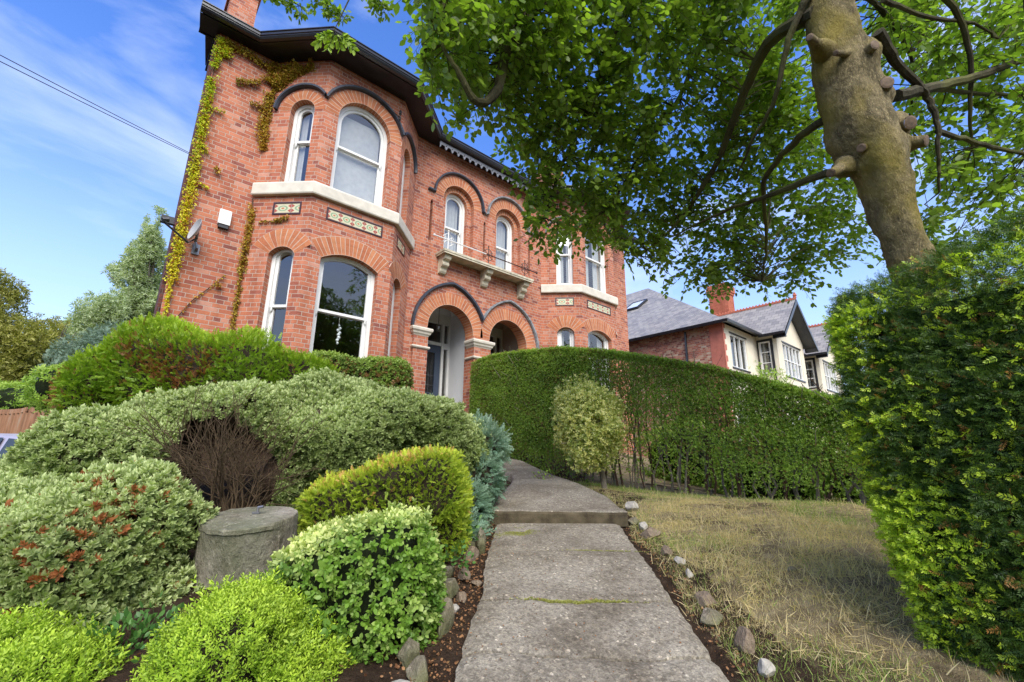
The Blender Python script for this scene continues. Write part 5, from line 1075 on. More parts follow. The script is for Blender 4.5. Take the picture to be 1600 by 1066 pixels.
# ---- shrubs and ground beyond the hedge
for i,(x,y,rx,rz,lb) in enumerate(((8.4,3.0,1.0,.62,'lime green shrub glimpsed through the hedge stems near the yew'),(8.8,4.7,.9,.62,'lime green shrub glimpsed through the thin middle of the hedge'),(7.7,1.4,.8,.5,'low lime shrub glimpsed through the stems at the street end of the hedge'),(10.5,3.6,1.1,.8,'taller lime shrub beyond the hedge towards the rendered house'))):
    z=h(x,y)+rz*.8
    shrub('garden_shrub',lb,'shrub',[(np.array([x,y,z]),(rx,rx*.7,rz),2.3)],T_PAIR,L_['lime'],220,.07,up=.3,lump=.15,lsc=3,ck=.85,core='core_green',thr=-.6)
def rose():
    # arching shoots standing above the hedge in front of the rendered wall
    t=empty('climbing_rose',tuple(at(1210,640,11)),'loose leafy shoots rising above the hedge in front of the cream wall','plant'); r=random.Random(5); PP=[]; mb=MB()
    base=np.array([10.4,4.3,h(10.4,4.3)])
    for k in range(12):
        tgt=at(r.uniform(1168,1232),r.uniform(577,612),11.2); mid=(base+tgt)/2+np.array([r.gauss(0,.2),r.gauss(0,.2),.5]); pts=[base*(1-s)**2+2*mid*s*(1-s)+tgt*s*s for s in np.linspace(0,1,14)]; mb.tube(pts,[.012*(1-.05*i) for i in range(14)],4,cap=False); PP+=[p+np.array([r.gauss(0,.09) for _ in range(3)]) for p in pts[8:] for _ in range(14)]
    mb.build('shoots',M['greybark'],t); PP=np.array(PP); stamp('leaves',T_PAIR,PP,rng.normal(size=PP.shape)+[0,0,.4],rng.uniform(.04,.06,len(PP)),L_['lime'],t)
rose()

# ---- small variegated holly
def holly():
    b=at(945,754,6.15); b[2]=h(b[0],b[1])-.02; t=empty('holly_tree',tuple(b),'small round-headed variegated holly tree standing in front of the hedge','tree'); r=random.Random(8)
    c=at(916,664,6.15); mb=MB(); top=c+np.array([0,0,.1]); pts=[b+(top-b)*s+np.array([.03*math.sin(5*s),.02*math.cos(4*s)-.02,0]) for s in np.linspace(0,1,9)]; mb.tube(pts,[.042,.036,.033,.031,.029,.027,.022,.016,.008],8,wob=.06)
    for k in range(16):
        p=pts[r.choice((4,4,5,5,6))]; q=c+np.array([r.gauss(0,.22),r.gauss(0,.22),r.gauss(0,.2)]); mb.tube([p,(p+q)/2+np.array([0,0,-.03]),q],[.013,.009,.004],5,cap=False)
    mb.build('trunk',M['greybark'],t)
    n=6500; d=rng.normal(size=(n,3)); d/=np.linalg.norm(d,axis=1,keepdims=True); rad=rng.uniform(.2,1,n)**.5
    P=c+d*rad[:,None]*np.array([.44,.44,.60]); P+=d*((vnoise(P,9,2)-.5)*.24)[:,None]+rng.normal(size=P.shape)*.03; keep=(P[:,2]>c[2]-.60)&(vnoise(P,11,9)>.12); P=P[keep]; d=d[keep]
    st=stamp('crown',T_EUO,P,d+rng.normal(size=d.shape)*.5+[0,0,.2],rng.uniform(.020,.036,len(P)),L_['holly'],t,tipf=rng.uniform(0,1,len(P))**1.5+.2*d[:,2])
holly()

# ---- the yew hedge on the right
def yew():
    e0=at(1342,720,2.15); t_=ray(413,718); t_[2]=0; t_/=np.linalg.norm(t_); n_=np.array([t_[1],-t_[0],0.]); n_=-n_ if n_.dot(e0)>0 else n_     # n_ faces the camera
    root=empty('yew_hedge',(e0[0]-n_[0]*.5,e0[1]-n_[1]*.5,h(e0[0],e0[1])),'tall dense dark green yew hedge with lime young shoots filling the right foreground','hedge')
    Ln=3.2; Wd=1.0; zt=.84; n=70000
    s=rng.uniform(-.02,Ln,n)**1.0; g=h(e0[0],e0[1])-.05
    kind=rng.uniform(size=n); u=rng.uniform(size=n); z=g+(zt-g)*u; P=np.zeros((n,3)); N_=np.zeros((n,3))
    f=kind<.66; e=(kind>=.66)&(kind<.86); q=kind>=.86
    P[f]=e0-t_*s[f,None]; N_[f]=n_; P[f,2]=z[f]
    ue=rng.uniform(0,Wd,n); P[e]=e0-n_*ue[e,None]; P[e,2]=z[e]; N_[e]=t_
    P[q]=e0-t_*s[q,None]-n_*ue[q,None]; P[q,2]=zt; N_[q]=[0,0,1]
    # rounded corner and shoulders, batter towards the base, lumps
    sd=np.clip(np.where(e,0,s),0,9); cr=.07
    k1=np.clip(1-np.where(f,s,ue)/cr,0,1)**2*cr*.8*(~q); P-= (N_*k1[:,None])
    k2=np.clip(1-(zt-P[:,2])/.16,0,1)**2*.07*(~q); P-=N_*k2[:,None]
    edge=np.minimum(ue,s+.0)*q+9*(~q); P[:,2]-=np.clip(1-edge/.2,0,1)**2*.12
    P[:,2]+=q*.10*(vnoise(P,4,8)-.4)
    P+=N_*((vnoise(P,6,3)-.5)*.05+(vnoise(P,17,4)-.5)*.05+rng.uniform(-.05,.02,n))[:,None]
    bulge=.02*np.sin(np.clip((P[:,2]-g)/(zt-g),0,1)*3.1); P+=N_*bulge[:,None]*(~q)[:,None]; P[f|e]+=0
    # the foot of the hedge draws in
    P[:,2]+=np.clip((P[:,2]-g)/(zt-g),0,1)*.20*np.clip(sd,0,1.4)
    foot=np.clip((.15-P[:,2])/1.,0,1)*.17; P-= (t_*foot[:,None])*1.0
    young=(rng.uniform(size=n)<(.07+.40*np.clip((vnoise(P,5,6)-.52)*4,0,1)+.38*np.clip(1-np.where(f,s,0)/.35,0,1)*(vnoise(P,9,16)>.45)))&((u<.93)|q)
    D=N_*.55+rng.normal(size=P.shape)*.42+np.array([0,0,.05])+t_*.35
    o=~young
    stamp('foliage',T_YEW,P[o],D[o],rng.uniform(.40,.68,o.sum()),L_['yew'],root,tipf=rng.uniform(0,.10,o.sum()),brown=np.where(rng.uniform(size=o.sum())<.035,.97,.4))
    y=young; stamp('young_shoots',T_YOUNG,P[y]+N_[y]*.015,D[y],rng.uniform(.45,.72,y.sum()),L_['yewtip'],root,tipf=rng.uniform(0,.8,y.sum()))
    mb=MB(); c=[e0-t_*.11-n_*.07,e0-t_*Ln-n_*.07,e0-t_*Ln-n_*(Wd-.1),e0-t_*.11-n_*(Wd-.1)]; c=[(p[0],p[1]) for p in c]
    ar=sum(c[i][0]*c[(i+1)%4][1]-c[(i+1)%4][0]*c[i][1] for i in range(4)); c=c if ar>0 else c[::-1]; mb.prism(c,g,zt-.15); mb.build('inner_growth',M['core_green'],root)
yew()

# ---- the big tree
def big_tree():
    r=random.Random(21); NR=240
    tp=[(1512,640,3.0,50),(1462,500,3.05,48),(1425,425,3.1,46),(1398,345,3.15,46),(1376,262,3.2,50),(1348,205,3.25,55),(1332,140,3.3,49),(1310,60,3.35,44),(1290,-20,3.45,42),(1262,-140,3.6,38),(1235,-300,3.8,30),(1215,-480,4.0,20)]
    b=at(*tp[0][:3]); g=h(b[0]+.1,b[1]-.05); root=empty('broadleaf_tree',(b[0],b[1],g),'large broadleaf tree with a leaning knobbly mossy trunk arching over the garden from the right','tree')
    P=[at(a,c,d) for a,c,d,_ in tp]; rad=[w_*d/F_PX*.74 for a,c,d,w_ in tp]; P=[P[0]+np.array([.12,-.02,-(P[0][2]-g)-.1])]+P; rad=[rad[0]*1.25]+rad
    # resample, then displace into knobbly bark
    ts=np.linspace(0,len(P)-1,NR); PP=np.array([[np.interp(t,range(len(P)),[p[k] for p in P]) for k in range(3)] for t in ts]); RR=np.interp(ts,range(len(P)),rad); n=80
    for _ in range(30): PP[1:-1]=(PP[:-2]+PP[1:-1]*2+PP[2:])/4
    knobs=[(1268,235,.5,.10),(1420,212,.45,.11),(1262,80,.4,.03),(1372,75,.4,.07),(1385,135,.4,.07),(1335,185,.35,.05),(1300,275,.4,.05),(1400,240,.4,.07),(1262,45,.4,.03)]
    V=[];U=None
    for i in range(NR):
        t=PP[min(i+1,NR-1)]-PP[max(i-1,0)]; t/=np.linalg.norm(t); a=np.array([0,1.,0]); U=a-t*a.dot(t); U/=np.linalg.norm(U); W=np.cross(t,U)
        for j in range(n): an=2*math.pi*j/n; V.append((PP[i],U*math.cos(an)+W*math.sin(an),RR[i]))
    C=np.array([v[0] for v in V]); Dn=np.array([v[1] for v in V]); Rd=np.array([v[2] for v in V]); X=C+Dn*Rd[:,None]
    amp=(vnoise(X,5,1)-.5)*.09+(vnoise(X*[1,1,.6],15,2)-.5)*.040+(vnoise(X*[1,1,.5],38,3)-.5)*.020+(vnoise(X*[1,1,1.4],70,13)-.5)*.008
    for (px,py,wk,hk) in knobs:
        q=at(px,py,3.2); dd=np.linalg.norm(X-q,axis=1); amp+=hk*.65*np.exp(-(dd/.10)**2)
    X=C+Dn*(Rd+amp)[:,None]; idx=np.arange(NR*n).reshape(NR,n); nx=np.roll(idx,-1,1); Q=np.stack([idx[:-1],nx[:-1],nx[1:],idx[1:]],-1).reshape(-1,4)
    me=bpy.data.meshes.new('trunk'); me.from_pydata(X.tolist(),[],Q.tolist()); me.polygons.foreach_set('use_smooth',[True]*len(Q)); me.update(); link('trunk',me,M['bark'],root)
    # sawn stubs
    for (x0,y0,x1,y1,rr) in ((1345,90,1376,62,.040),(1372,145,1392,122,.050),(1400,200,1432,188,.055),(1412,228,1462,216,.045),(1330,85,1296,82,.022),(1360,235,1340,230,.035),(1282,75,1258,52,.030),(1318,262,1290,274,.035)):
        a=at(x0,y0,3.24); bb=a+(at(x1,y1,3.08)-a)*.72; mb=MB(); mid=(a+bb)/2; mb.tube([a-(bb-a)*.5,a,a+(bb-a)*.3,mid,bb],[rr*2.6,rr*2.1,rr*1.3,rr*1.0,rr*.85],14,wob=.07,cap=False); s=mb.build('branch_stub',M['bark'],root,smooth=True)
        mb=MB(); d=(bb-a)/np.linalg.norm(bb-a); mb.lathe(bb+d*.002,[(rr*.86,-.001),(rr*.6,.003),(0,.004)],10,d); mb.build('sawn_face',M['sawn'],s)
    limbs=[]
    def limb(pts,r0,r1,name='limb'):
        Q=[at(*p) for p in pts]; m=len(Q); tt=np.linspace(0,m-1,max(8,m*5)); L=np.array([[np.interp(t,range(m),[q[k] for q in Q]) for k in range(3)] for t in tt])
        for _ in range(3): L[1:-1]=(L[:-2]+2*L[1:-1]+L[2:])/4
        L[1:-1]+=rng.normal(size=(len(L)-2,3))*.004; mb=MB(); mb.tube(list(L),list(np.linspace(r0,r1,len(L))),8,wob=.05); mb.build(name,M['branch'],root); limbs.append(L)
    # left sweep
    limb([(1270,-60,3.5),(1150,-110,3.7),(1000,-90,3.9),(860,-20,4.0),(790,70,3.9),(778,150,3.7),(745,165,3.5),(715,110,3.4),(690,70,3.4)],.085,.012)
    limb([(1275,20,3.4),(1200,60,3.9),(1160,150,4.3),(1120,260,4.8),(1060,350,5.2),(1000,400,5.5)],.06,.010)
    limb([(1262,-120,3.6),(1120,-160,4.1),(1010,-60,4.4),(960,60,4.5),(930,150,4.6),(880,250,4.8),(850,340,5.0)],.07,.010)
    limb([(1325,258,3.3),(1255,285,3.6),(1190,310,4.2),(1130,330,4.7),(1050,370,5.1)],.034,.008)
    limb([(1300,180,3.4),(1240,220,3.8),(1190,280,4.3),(1200,380,4.9),(1190,440,5.2)],.035,.008)
    limb([(1270,-20,3.4),(1230,60,3.5),(1215,150,3.6),(1170,230,3.9),(1150,280,4.2)],.030,.006)
    limb([(1255,-160,3.7),(1080,-220,3.9),(900,-180,3.8),(770,-110,3.6),(705,-20,3.5),(680,50,3.4)],.06,.010)
    limb([(1240,-200,3.8),(1150,-60,4.6),(1100,60,4.9),(1060,160,5.0),(1000,240,5.0),(950,330,5.2)],.045,.008)
    # right sweep
    limb([(1372,50,3.3),(1400,100,3.4),(1445,140,3.5),(1465,185,3.5),(1465,240,3.5),(1468,300,3.55)],.040,.008)
    limb([(1400,150,3.35),(1470,135,3.7),(1540,115,3.9),(1620,85,4.0),(1720,30,4.1)],.045,.02)
    limb([(1465,205,3.5),(1530,225,3.7),(1600,240,3.9),(1700,270,4.1)],.022,.012)
    limb([(1440,135,3.6),(1520,145,4.0),(1600,150,4.2),(1700,130,4.4)],.020,.010)
    limb([(1380,0,3.4),(1450,28,3.7),(1520,35,3.9),(1560,60,4.0)],.020,.008)
    limb([(1300,-120,3.6),(1420,-60,3.7),(1500,20,3.8),(1520,100,3.9),(1515,190,4.0),(1520,230,4.1)],.035,.010)
    limb([(1270,-160,3.7),(1450,-140,3.8),(1600,-40,3.7),(1620,60,3.7),(1610,120,3.8)],.06,.02)
    limb([(1310,-60,3.5),(1380,20,4.2),(1430,90,4.6),(1420,200,5.0)],.03,.008)
    LP=np.vstack(limbs)
    def inpoly(px,py,poly):
        c=False; j=len(poly)-1
        for i in range(len(poly)):
            if (poly[i][1]>py)!=(poly[j][1]>py) and px<(poly[j][0]-poly[i][0])*(py-poly[i][1])/(poly[j][1]-poly[i][1])+poly[i][0]: c=not c
            j=i
        return c
    PL=[(668,-120),(655,-20),(664,60),(662,112),(690,150),(705,190),(745,182),(775,150),(800,185),(792,220),(815,265),(835,300),(815,335),(800,360),(845,372),(880,362),(930,372),(972,395),(1020,412),(1055,445),(1110,452),(1165,440),(1240,462),(1262,420),(1330,400),(1345,330),(1290,240),(1265,100),(1280,-120),(1000,-150),(760,-140)]
    PR=[(1330,-110),(1375,0),(1392,100),(1440,230),(1440,330),(1470,402),(1520,392),(1545,360),(1600,350),(1720,330),(1780,0),(1700,-110)]
    cl=[];wt=[]
    while len(cl)<1480:
        px,py=r.uniform(600,1350),r.uniform(-75,470)
        if not inpoly(px,py,PL): continue
        base=3.25+np.clip((px-640)/420,0,1)*.9+np.clip((py+50)/500,0,1)*1.6
        d=base+r.uniform(-.35,.9); 
        # gaps with sky
        k=math.sin(px*.021+1.2)*math.sin(py*.027+.5)+.6*math.sin(px*.049+py*.031)
        g_=.42 if px<980 or py>260 else .62
        if k>.85-g_ and r.random()<g_ +(.2 if px>1180 and py<300 else 0): continue
        cl.append(at(px,py,d)); wt.append(1)
    nL=len(cl)
    while len(cl)<nL+400:
        px,py=r.uniform(1325,1720),r.uniform(-60,410)
        if not inpoly(px,py,PR): continue
        k=math.sin(px*.03+.4)*math.sin(py*.035+1.5)
        if k>.25 and r.random()<.7: continue
        cl.append(at(px,py,r.uniform(3.9,5.6)))
    # light background growth seen behind the trunk and limbs
    while len(cl)<nL+400+170:
        px,py=r.uniform(1120,1460),r.uniform(-60,400)
        if px<1330 and py>330: continue
        cl.append(at(px,py,r.uniform(5.2,6.6)))
    cl=np.array(cl)
    # twigs from the nearest limb point to each spray
    mb=MB(); LPi=LP; tw=[]
    for i,c in enumerate(cl):
        dd=np.linalg.norm(LPi-c,axis=1)-.0; j=int(np.argmin(dd)); p=LPi[j]
        if dd[j]<1.3 and (i%2==0 or dd[j]<.5): m_=(p+c)/2+np.array([r.gauss(0,.05),r.gauss(0,.05),.08*dd[j]]); mb.tube([p,m_,c,c+np.array([r.gauss(0,.05),r.gauss(0,.05),-.08])],[.007,.005,.003,.002],3,cap=False)
    mb.build('twigs',M['branch'],root)
    PPs=[];DDs=[];RRs=[]; mt=MB()
    for ci,c in enumerate(cl):
        rc=r.random()*.55; main=np.array([r.gauss(0,1),r.gauss(0,1),r.gauss(-.35,.35)]); main/=np.linalg.norm(main)
        for k in range(3):
            d=main*.8+np.array([r.gauss(0,.6),r.gauss(0,.6),r.gauss(-.1,.35)]); d/=np.linalg.norm(d); l=r.uniform(.16,.30); m=r.choice((6,7,8)); side=np.cross(d,[0,0,1.]); side/=np.linalg.norm(side)+1e-6
            p0=c-main*.06; pts=[p0+d*l*t+np.array([0,0,-.22*l*t*t*2]) for t in (0,.5,1)]; mt.tube(pts,[.0030,.0022,.0012],3,cap=False)
            for q in range(m):
                t=(q+.6)/m; p=p0+d*l*t+np.array([0,0,-.44*l*t*t]); sg=1 if q%2 else -1
                PPs.append(p); DDs.append(d*.6+side*sg*.75+np.array([r.gauss(0,.22),r.gauss(0,.22),r.gauss(-.18,.22)])); RRs.append(rc+r.random()*.45)
            PPs.append(pts[-1]); DDs.append(d+np.array([0,0,-.3])); RRs.append(rc+r.random()*.45)
    mt.build('fine_twigs',M['branch'],root)
    PPs=np.array(PPs); DDs=np.array(DDs); n=len(PPs); refn=rng.normal(size=(n,3))*.45+[0,0,1.]
    # blades lie roughly level: roll them so their face looks up
    stamp('crown',(LEAF[0]*np.array([1.2,1,1]),LEAF[1],LEAF[0][:,2]),PPs,DDs,rng.uniform(.045,.088,n),L_['tree'],root,tipf=.35*rng.uniform(0,1,n)**2,rnd=np.array(RRs),roll=np.zeros(n)+rng.normal(size=n)*.5,ref=refn)
M['sawn']=plain('sawn_wood',(.13,.085,.05),.8,.4,30)
big_tree()

# ---- sprays of an unseen neighbouring tree reaching in from above
def spray(label,pts,nlf,size,spr,seed,name='overhanging_branch',mat='tree'):
    r=random.Random(seed); a=at(*pts[0]); t=empty(name,tuple(a),label,'branch','leafy sprays hanging in from above' if name=='overhanging_branch' else None); mb=MB(); Q=[at(*p) for p in pts]; mb.tube(Q,list(np.linspace(.012,.003,len(Q))),5,cap=False); PP=[];DD=[]
    for i in range(len(Q)-1):
        for k in range(nlf):
            s=r.random(); p=Q[i]*(1-s)+Q[i+1]*s; d=np.array([r.gauss(0,1),r.gauss(0,1),r.gauss(-.6,.6)]); d/=np.linalg.norm(d); l=r.uniform(.03,spr); mb.tube([p,p+d*l],[.002,.001],3,cap=False)
            for _ in range(4): PP.append(p+d*l*r.uniform(.4,1.1)+np.array([r.gauss(0,.014) for _ in range(3)])); DD.append(d+np.array([r.gauss(0,.5) for _ in range(3)])+[0,0,-.3])
    mb.build('stem',M['branch'],t); stamp('leaves',tmpl(LEAF),np.array(PP),np.array(DD),size*rng.uniform(.7,1.1,len(PP)),L_[mat],t,tipf=.2)
spray('leafy spray hanging from the top edge above the near bay, left of the others',[(365,-60,3.4),(400,-25,3.4),(440,-5,3.4),(475,12,3.4)],24,.05,.10,1)
spray('middle leafy spray hanging from the top edge above the near bay gutter',[(420,-70,3.5),(480,-20,3.5),(520,10,3.5),(538,28,3.5)],24,.05,.10,2)
spray('leafy spray hanging from the top edge nearest the big tree crown',[(520,-70,3.6),(565,-20,3.6),(590,-2,3.6),(604,14,3.6)],22,.05,.10,3)
def fern_spray():
    t=empty('ash_leaf_spray',tuple(at(560,-40,2.6)),'bright green feathered leaf spray dangling across the gutter of the near bay','branch'); mb=MB(); PP=[];DD=[]
    mb.tube([at(560,-60,2.6),at(545,0,2.6),at(520,52,2.6)],[.005,.004,.002],4)
    for (a,b_) in (((520,50),(494,70)),((522,52),(512,78)),((526,52),(532,76)),((530,55),(553,78)),((524,50),(500,58)),((532,52),(548,66))):
        p=at(*a,2.6); q=at(*b_,2.6); mb.tube([p,q],[.002,.001],3)
        for s in np.linspace(.1,1,8):
            for sg in (-1,1): PP.append(p+(q-p)*s); dd=(q-p)/np.linalg.norm(q-p); DD.append(dd*.7+sg*np.cross(dd,_up@MW.T if False else np.array([.63,.73,.25]))*.7+rng.normal(size=3)*.12)
    mb.build('stem',M['branch'],t); stamp('leaflets',tmpl(LEAF),np.array(PP),np.array(DD),.036,L_['heath'],t,tipf=.4)
fern_spray()

# ---- creeper on the walls
def creeper(name,label,paths,mat,size,dens,cat='climber'):
    allp=[]; t=None
    for (pts,width,plane) in paths:
        Q=[plane(px,py) for px,py in pts]
        for a,b_ in zip(Q[:-1],Q[1:]):
            l=np.linalg.norm(b_-a); n=int(l*width*dens*2.2)+2; s=rng.uniform(size=n)[:,None]; sd=np.cross((b_-a)/l,[0,-1,0]); off=np.clip(rng.normal(size=n)*.42,-1,1)[:,None]*width/2
            P=a+(b_-a)*s+sd*off; P[:,1]-=rng.uniform(.01,.06,n); allp.append((P,np.full(n,1)))
    t=empty(name,tuple(allp[0][0][-1]),label,cat); P=np.vstack([a for a,_ in allp]); P=P[vnoise(P,9,3)>.12]
    D=np.tile(np.array([0,-.45,-.55]),(len(P),1))+rng.normal(size=P.shape)*.35
    stamp('leaves',tmpl(LEAF),P,D,size*rng.uniform(.7,1.25,len(P)),mat,t,tipf=rng.uniform(0,1,len(P)),rnd=vnoise(P,3,5),brown=np.where(rng.uniform(size=len(P))<.12,.97,.4))
    mb=MB()
    for (pts,width,plane) in paths: mb.tube([plane(px,py)+np.array([0,-.008,0]) for px,py in pts],.008,5)
    mb.build('stem',M['twig'],t); return t
MWp=lambda px,py:onY(px,py,8.235)
MBp=lambda px,py:onY(px,py,7.49)
MLp=lambda px,py:onPl(px,py,np.array([.75,.75,0]),.75*(1.21+8.25)-.012)
creeper('virginia_creeper','yellow-green creeper climbing the extreme left corner of the villa up to the eave',[([(266,440),(281,370),(296,300),(309,235),(322,170),(334,110),(346,60)],.18,MWp),([(258,490),(266,440)],.07,MWp),([(346,62),(352,90),(356,75)],.2,MWp),([(324,165),(336,172),(350,176)],.05,MWp),([(300,285),(314,288),(326,296)],.05,MWp),([(281,368),(292,362),(300,366)],.06,MWp),([(312,222),(326,240)],.05,MWp)],L_['ivyY'],.044,2300)
creeper('virginia_creeper','orange and green creeper spreading under the eave and down beside the near bay',[([(350,66),(375,78),(398,92),(425,110)],.20,MWp),([(368,126),(388,130),(408,128),(430,118)],.13,MWp),([(430,100),(428,120),(422,150),(413,185),(410,205),(412,235)],.24,MWp),([(430,140),(450,122),(470,110),(488,102)],.40,MLp),([(432,112),(455,108),(488,100)],.34,MLp),([(428,128),(445,122)],.3,MLp),([(390,162),(400,165),(412,167)],.10,MWp),([(334,262),(343,268)],.10,MWp)],L_['ivyO'],.046,2100)
creeper('virginia_creeper','thin rust-coloured creeper growing up the angle beside the lower bay',[([(395,310),(391,345),(384,380),(379,410),(376,425)],.16,MWp),([(376,425),(370,470),(362,512)],.09,MWp),([(428,346),(438,342),(450,340)],.08,MLp),([(405,347),(440,345)],.03,MLp),([(335,442),(345,448)],.09,MWp),([(262,512),(300,470),(330,448),(352,430)],.01,MWp)],L_['ivyO'],.042,2100)

# ---- far left: driveway gate, car, trees
def gate():
    a=at(-60,655,12.5); b=at(100,655,12.0); t=empty('wooden_gate',(a[0],a[1],-.9),'orange-brown boarded wooden driveway gate at the far left','gate')
    d=b-a; d[2]=0; l=np.linalg.norm(d); fr=Frame((a[0],a[1]),(d[0]/l,d[1]/l)); ztop=at(50,640,12.2)[2]; zb=-1.0
    panels=[(0,l*.64),(l*.66,l*1.15)]
    for k,(u0,u1) in enumerate(panels):
        mb=MB(); n=int((u1-u0)/.13)
        for i in range(n):
            ua=u0+(u1-u0)*i/n; zt=ztop-.10+.05*math.sin(i/n*3.1); mb.box(fr.p(ua+.004,zb,0),fr.p(ua+(u1-u0)/n-.004,zt,-.03))
        mb.build('boards',M['gatewood'],t); mb=MB()
        for i in range(10): s0,s1=i/10,(i+1)/10; za=ztop-.05+.05*math.sin(s0*3.1)+(.12*s0**6 if k==0 else .12*(1-s0)**6); z1=ztop-.05+.05*math.sin(s1*3.1)+(.12*s1**6 if k==0 else .12*(1-s1)**6); A_,B_=u0+(u1-u0)*s0,u0+(u1-u0)*s1; mb.poly([fr.p(A_,za-.12,.03),fr.p(B_,z1-.12,.03),fr.p(B_,z1,.03),fr.p(A_,za,.03)]); mb.poly([fr.p(A_,za,.03),fr.p(B_,z1,.03),fr.p(B_,z1,-.05),fr.p(A_,za,-.05)]); mb.poly([fr.p(A_,za-.12,-.05),fr.p(B_,z1-.12,-.05),fr.p(B_,z1-.12,.03),fr.p(A_,za-.12,.03)])
        mb.build('top_rail',M['gatewood'],t); 
        for uu in (u0,u1-.10): mb=MB(); mb.box(fr.p(uu,zb,.04),fr.p(uu+.10,ztop+.02,-.05)); mb.build('stile',M['gatewood'],t)
def gw():
    m,nt,N,L,b=mk('weathered_orange_wood'); tc=N.new('ShaderNodeTexCoord'); mp=N.new('ShaderNodeMapping'); mp.inputs['Scale'].default_value=(7,7,.5); L.new(tc.outputs['Object'],mp.inputs[0]); n=noise(N,L,2,5,mp.outputs[0],.6)
    L.new(ramp(N,L,n.outputs['Fac'],[(.3,(.14,.065,.032)),(.52,(.28,.14,.07)),(.72,(.30,.23,.17))]).outputs[0],b.inputs['Base Color']); b.inputs['Roughness'].default_value=.75; return m
M['gatewood']=gw(); gate()
def car(label,pos,rz,paint,group=None):
    """small hatchback built along +x, then turned"""
    t=empty('parked_car',pos,label,'car',group,rz); mw=Matrix.Translation(pos)@Matrix.Rotation(rz,4,'Z')
    T=lambda p: tuple(mw@Vector(p))
    prof=[(-2.0,.35),(-2.05,.62),(-1.98,.92),(-1.90,1.02),(-1.62,1.38),(-1.2,1.46),(-.2,1.46),(.3,1.38),(.95,1.02),(1.75,.88),(2.0,.72),(2.05,.45),(2.0,.3)]
    def shell(scale):    # section half-width by height
        return lambda x,z:(.86 if z<.9 else .86-.26*((z-.9)/.56))*(1-.10*max(0,abs(x)-1.3)/.7)
    w_=shell(1); mb=MB(); n=len(prof)
    for i in range(n-1):
        (x0,z0),(x1,z1)=prof[i],prof[i+1]; q=[(x0,-w_(x0,z0),z0),(x1,-w_(x1,z1),z1),(x1,w_(x1,z1),z1),(x0,w_(x0,z0),z0)]; mb.poly([T(p) for p in q])
    for s in (-1,1):
        low=[(x,z) for x,z in prof if z<=.93]; L1=[(-2.0,.35),(-2.05,.62),(-1.98,.92),(1.6,.90),(2.0,.72),(2.05,.45),(2.0,.3)]; mb.poly([T((x,s*w_(x,z),z)) for x,z in (L1 if s>0 else L1[::-1])])
        cab=[(-1.98,.92),(-1.90,1.02),(-1.62,1.38),(-1.2,1.46),(-.2,1.46),(.3,1.38),(.95,1.02),(1.6,.90)]
        mb.poly([T((x,s*w_(x,z),z)) for x,z in (cab if s<0 else cab[::-1])])
    mb.poly([T(p) for p in [(-2,-.8,.3),(2,-.8,.3),(2,.8,.3),(-2,.8,.3)]]); mb.build('body',paint,t)
    for s in (-1,1):
        for g in ([(-1.55,1.0),(-1.42,1.33),(-.95,1.38),(-.95,1.0)],[(-.87,1.0),(-.87,1.39),(-.2,1.39),(.2,1.33),(.72,1.0)]):
            mb=MB(); P=[(x,s*(w_(x,z)+.008),z) for x,z in g]; mb.poly([T(p) for p in (P if s<0 else P[::-1])]); mb.build('side_window',M['carglass'],t)
        mb=MB(); mb.box((0,0,0),(.0001,.0001,.0001)) if False else None
        mb.lathe(T((.62,s*.93,1.03)),[(0,-.09),(.06,-.06),(.075,0),(.06,.06),(0,.09)],8,(math.cos(rz),math.sin(rz),0)); mb.build('mirror',paint,t)
    for g,nm in (([(-1.88,1.07),(-1.66,1.36)],'rear_window'),([(.36,1.36),(.93,1.05)],'windscreen')):
        (x0,z0),(x1,z1)=g; o=-.012 if nm=='rear_window' else .012; mb=MB(); mb.poly([T((x0+o,-w_(x0,z0)*.88,z0+.01)),T((x1+o,-w_(x1,z1)*.88,z1+.01)),T((x1+o,w_(x1,z1)*.88,z1+.01)),T((x0+o,w_(x0,z0)*.88,z0+.01))]); mb.build(nm,M['carglass'],t)
    ax=(-math.sin(rz),math.cos(rz),0)
    for x in (-1.28,1.28):
        for s in (-1,1):
            c=T((x,s*.80,.30)); a=[v*s for v in ax]; mb=MB(); mb.lathe(c,[(.18,-.09),(.29,-.09),(.30,-.05),(.30,.05),(.28,.08),(.19,.085)],20,a); wh=mb.build('wheel',M['dark'],t); mb=MB(); mb.lathe(c,[(.19,.06),(.17,.075),(.05,.06),(0,.07)],10,a); mb.build('rim',M['chrome'],wh)
    for s in (-1,1):
        mb=MB(); mb.lathe(T((-2.0,s*.66,.82)),[(0,-.03),(.09,-.02),(.10,0),(.05,.04),(0,.045)],10,(-math.cos(rz),-math.sin(rz),0)); mb.build('tail_light',M['redglass'],t)
        mb=MB(); mb.lathe(T((1.95,s*.62,.70)),[(0,-.03),(.10,-.02),(.11,0),(.05,.05),(0,.055)],10,(math.cos(rz),math.sin(rz),0)); mb.build('headlight',M['chrome'],t)
def paintm(name,c):
    m,nt,N,L,b=mk(name); b.inputs['Base Color'].default_value=(*c,1); b.inputs['Metallic'].default_value=.4; b.inputs['Roughness'].default_value=.28; b.inputs['Coat Weight'].default_value=.8; tc=N.new('ShaderNodeTexCoord'); n=noise(N,L,3,3,tc.outputs['Object']); L.new(mixc(N,L,n.outputs['Fac'],[x*.85 for x in c],[min(1,x*1.15) for x in c]),b.inputs['Base Color']); return m
M['silver']=paintm('silver_purple_paint',(.34,.32,.40)); M['carblue']=paintm('blue_car_paint',(.02,.05,.28)); M['carglass']=plain('car_glass',(.02,.03,.035),.06,.1,3,spec=1); M['redglass']=plain('red_lens',(.4,.02,.02),.2,.1,5)
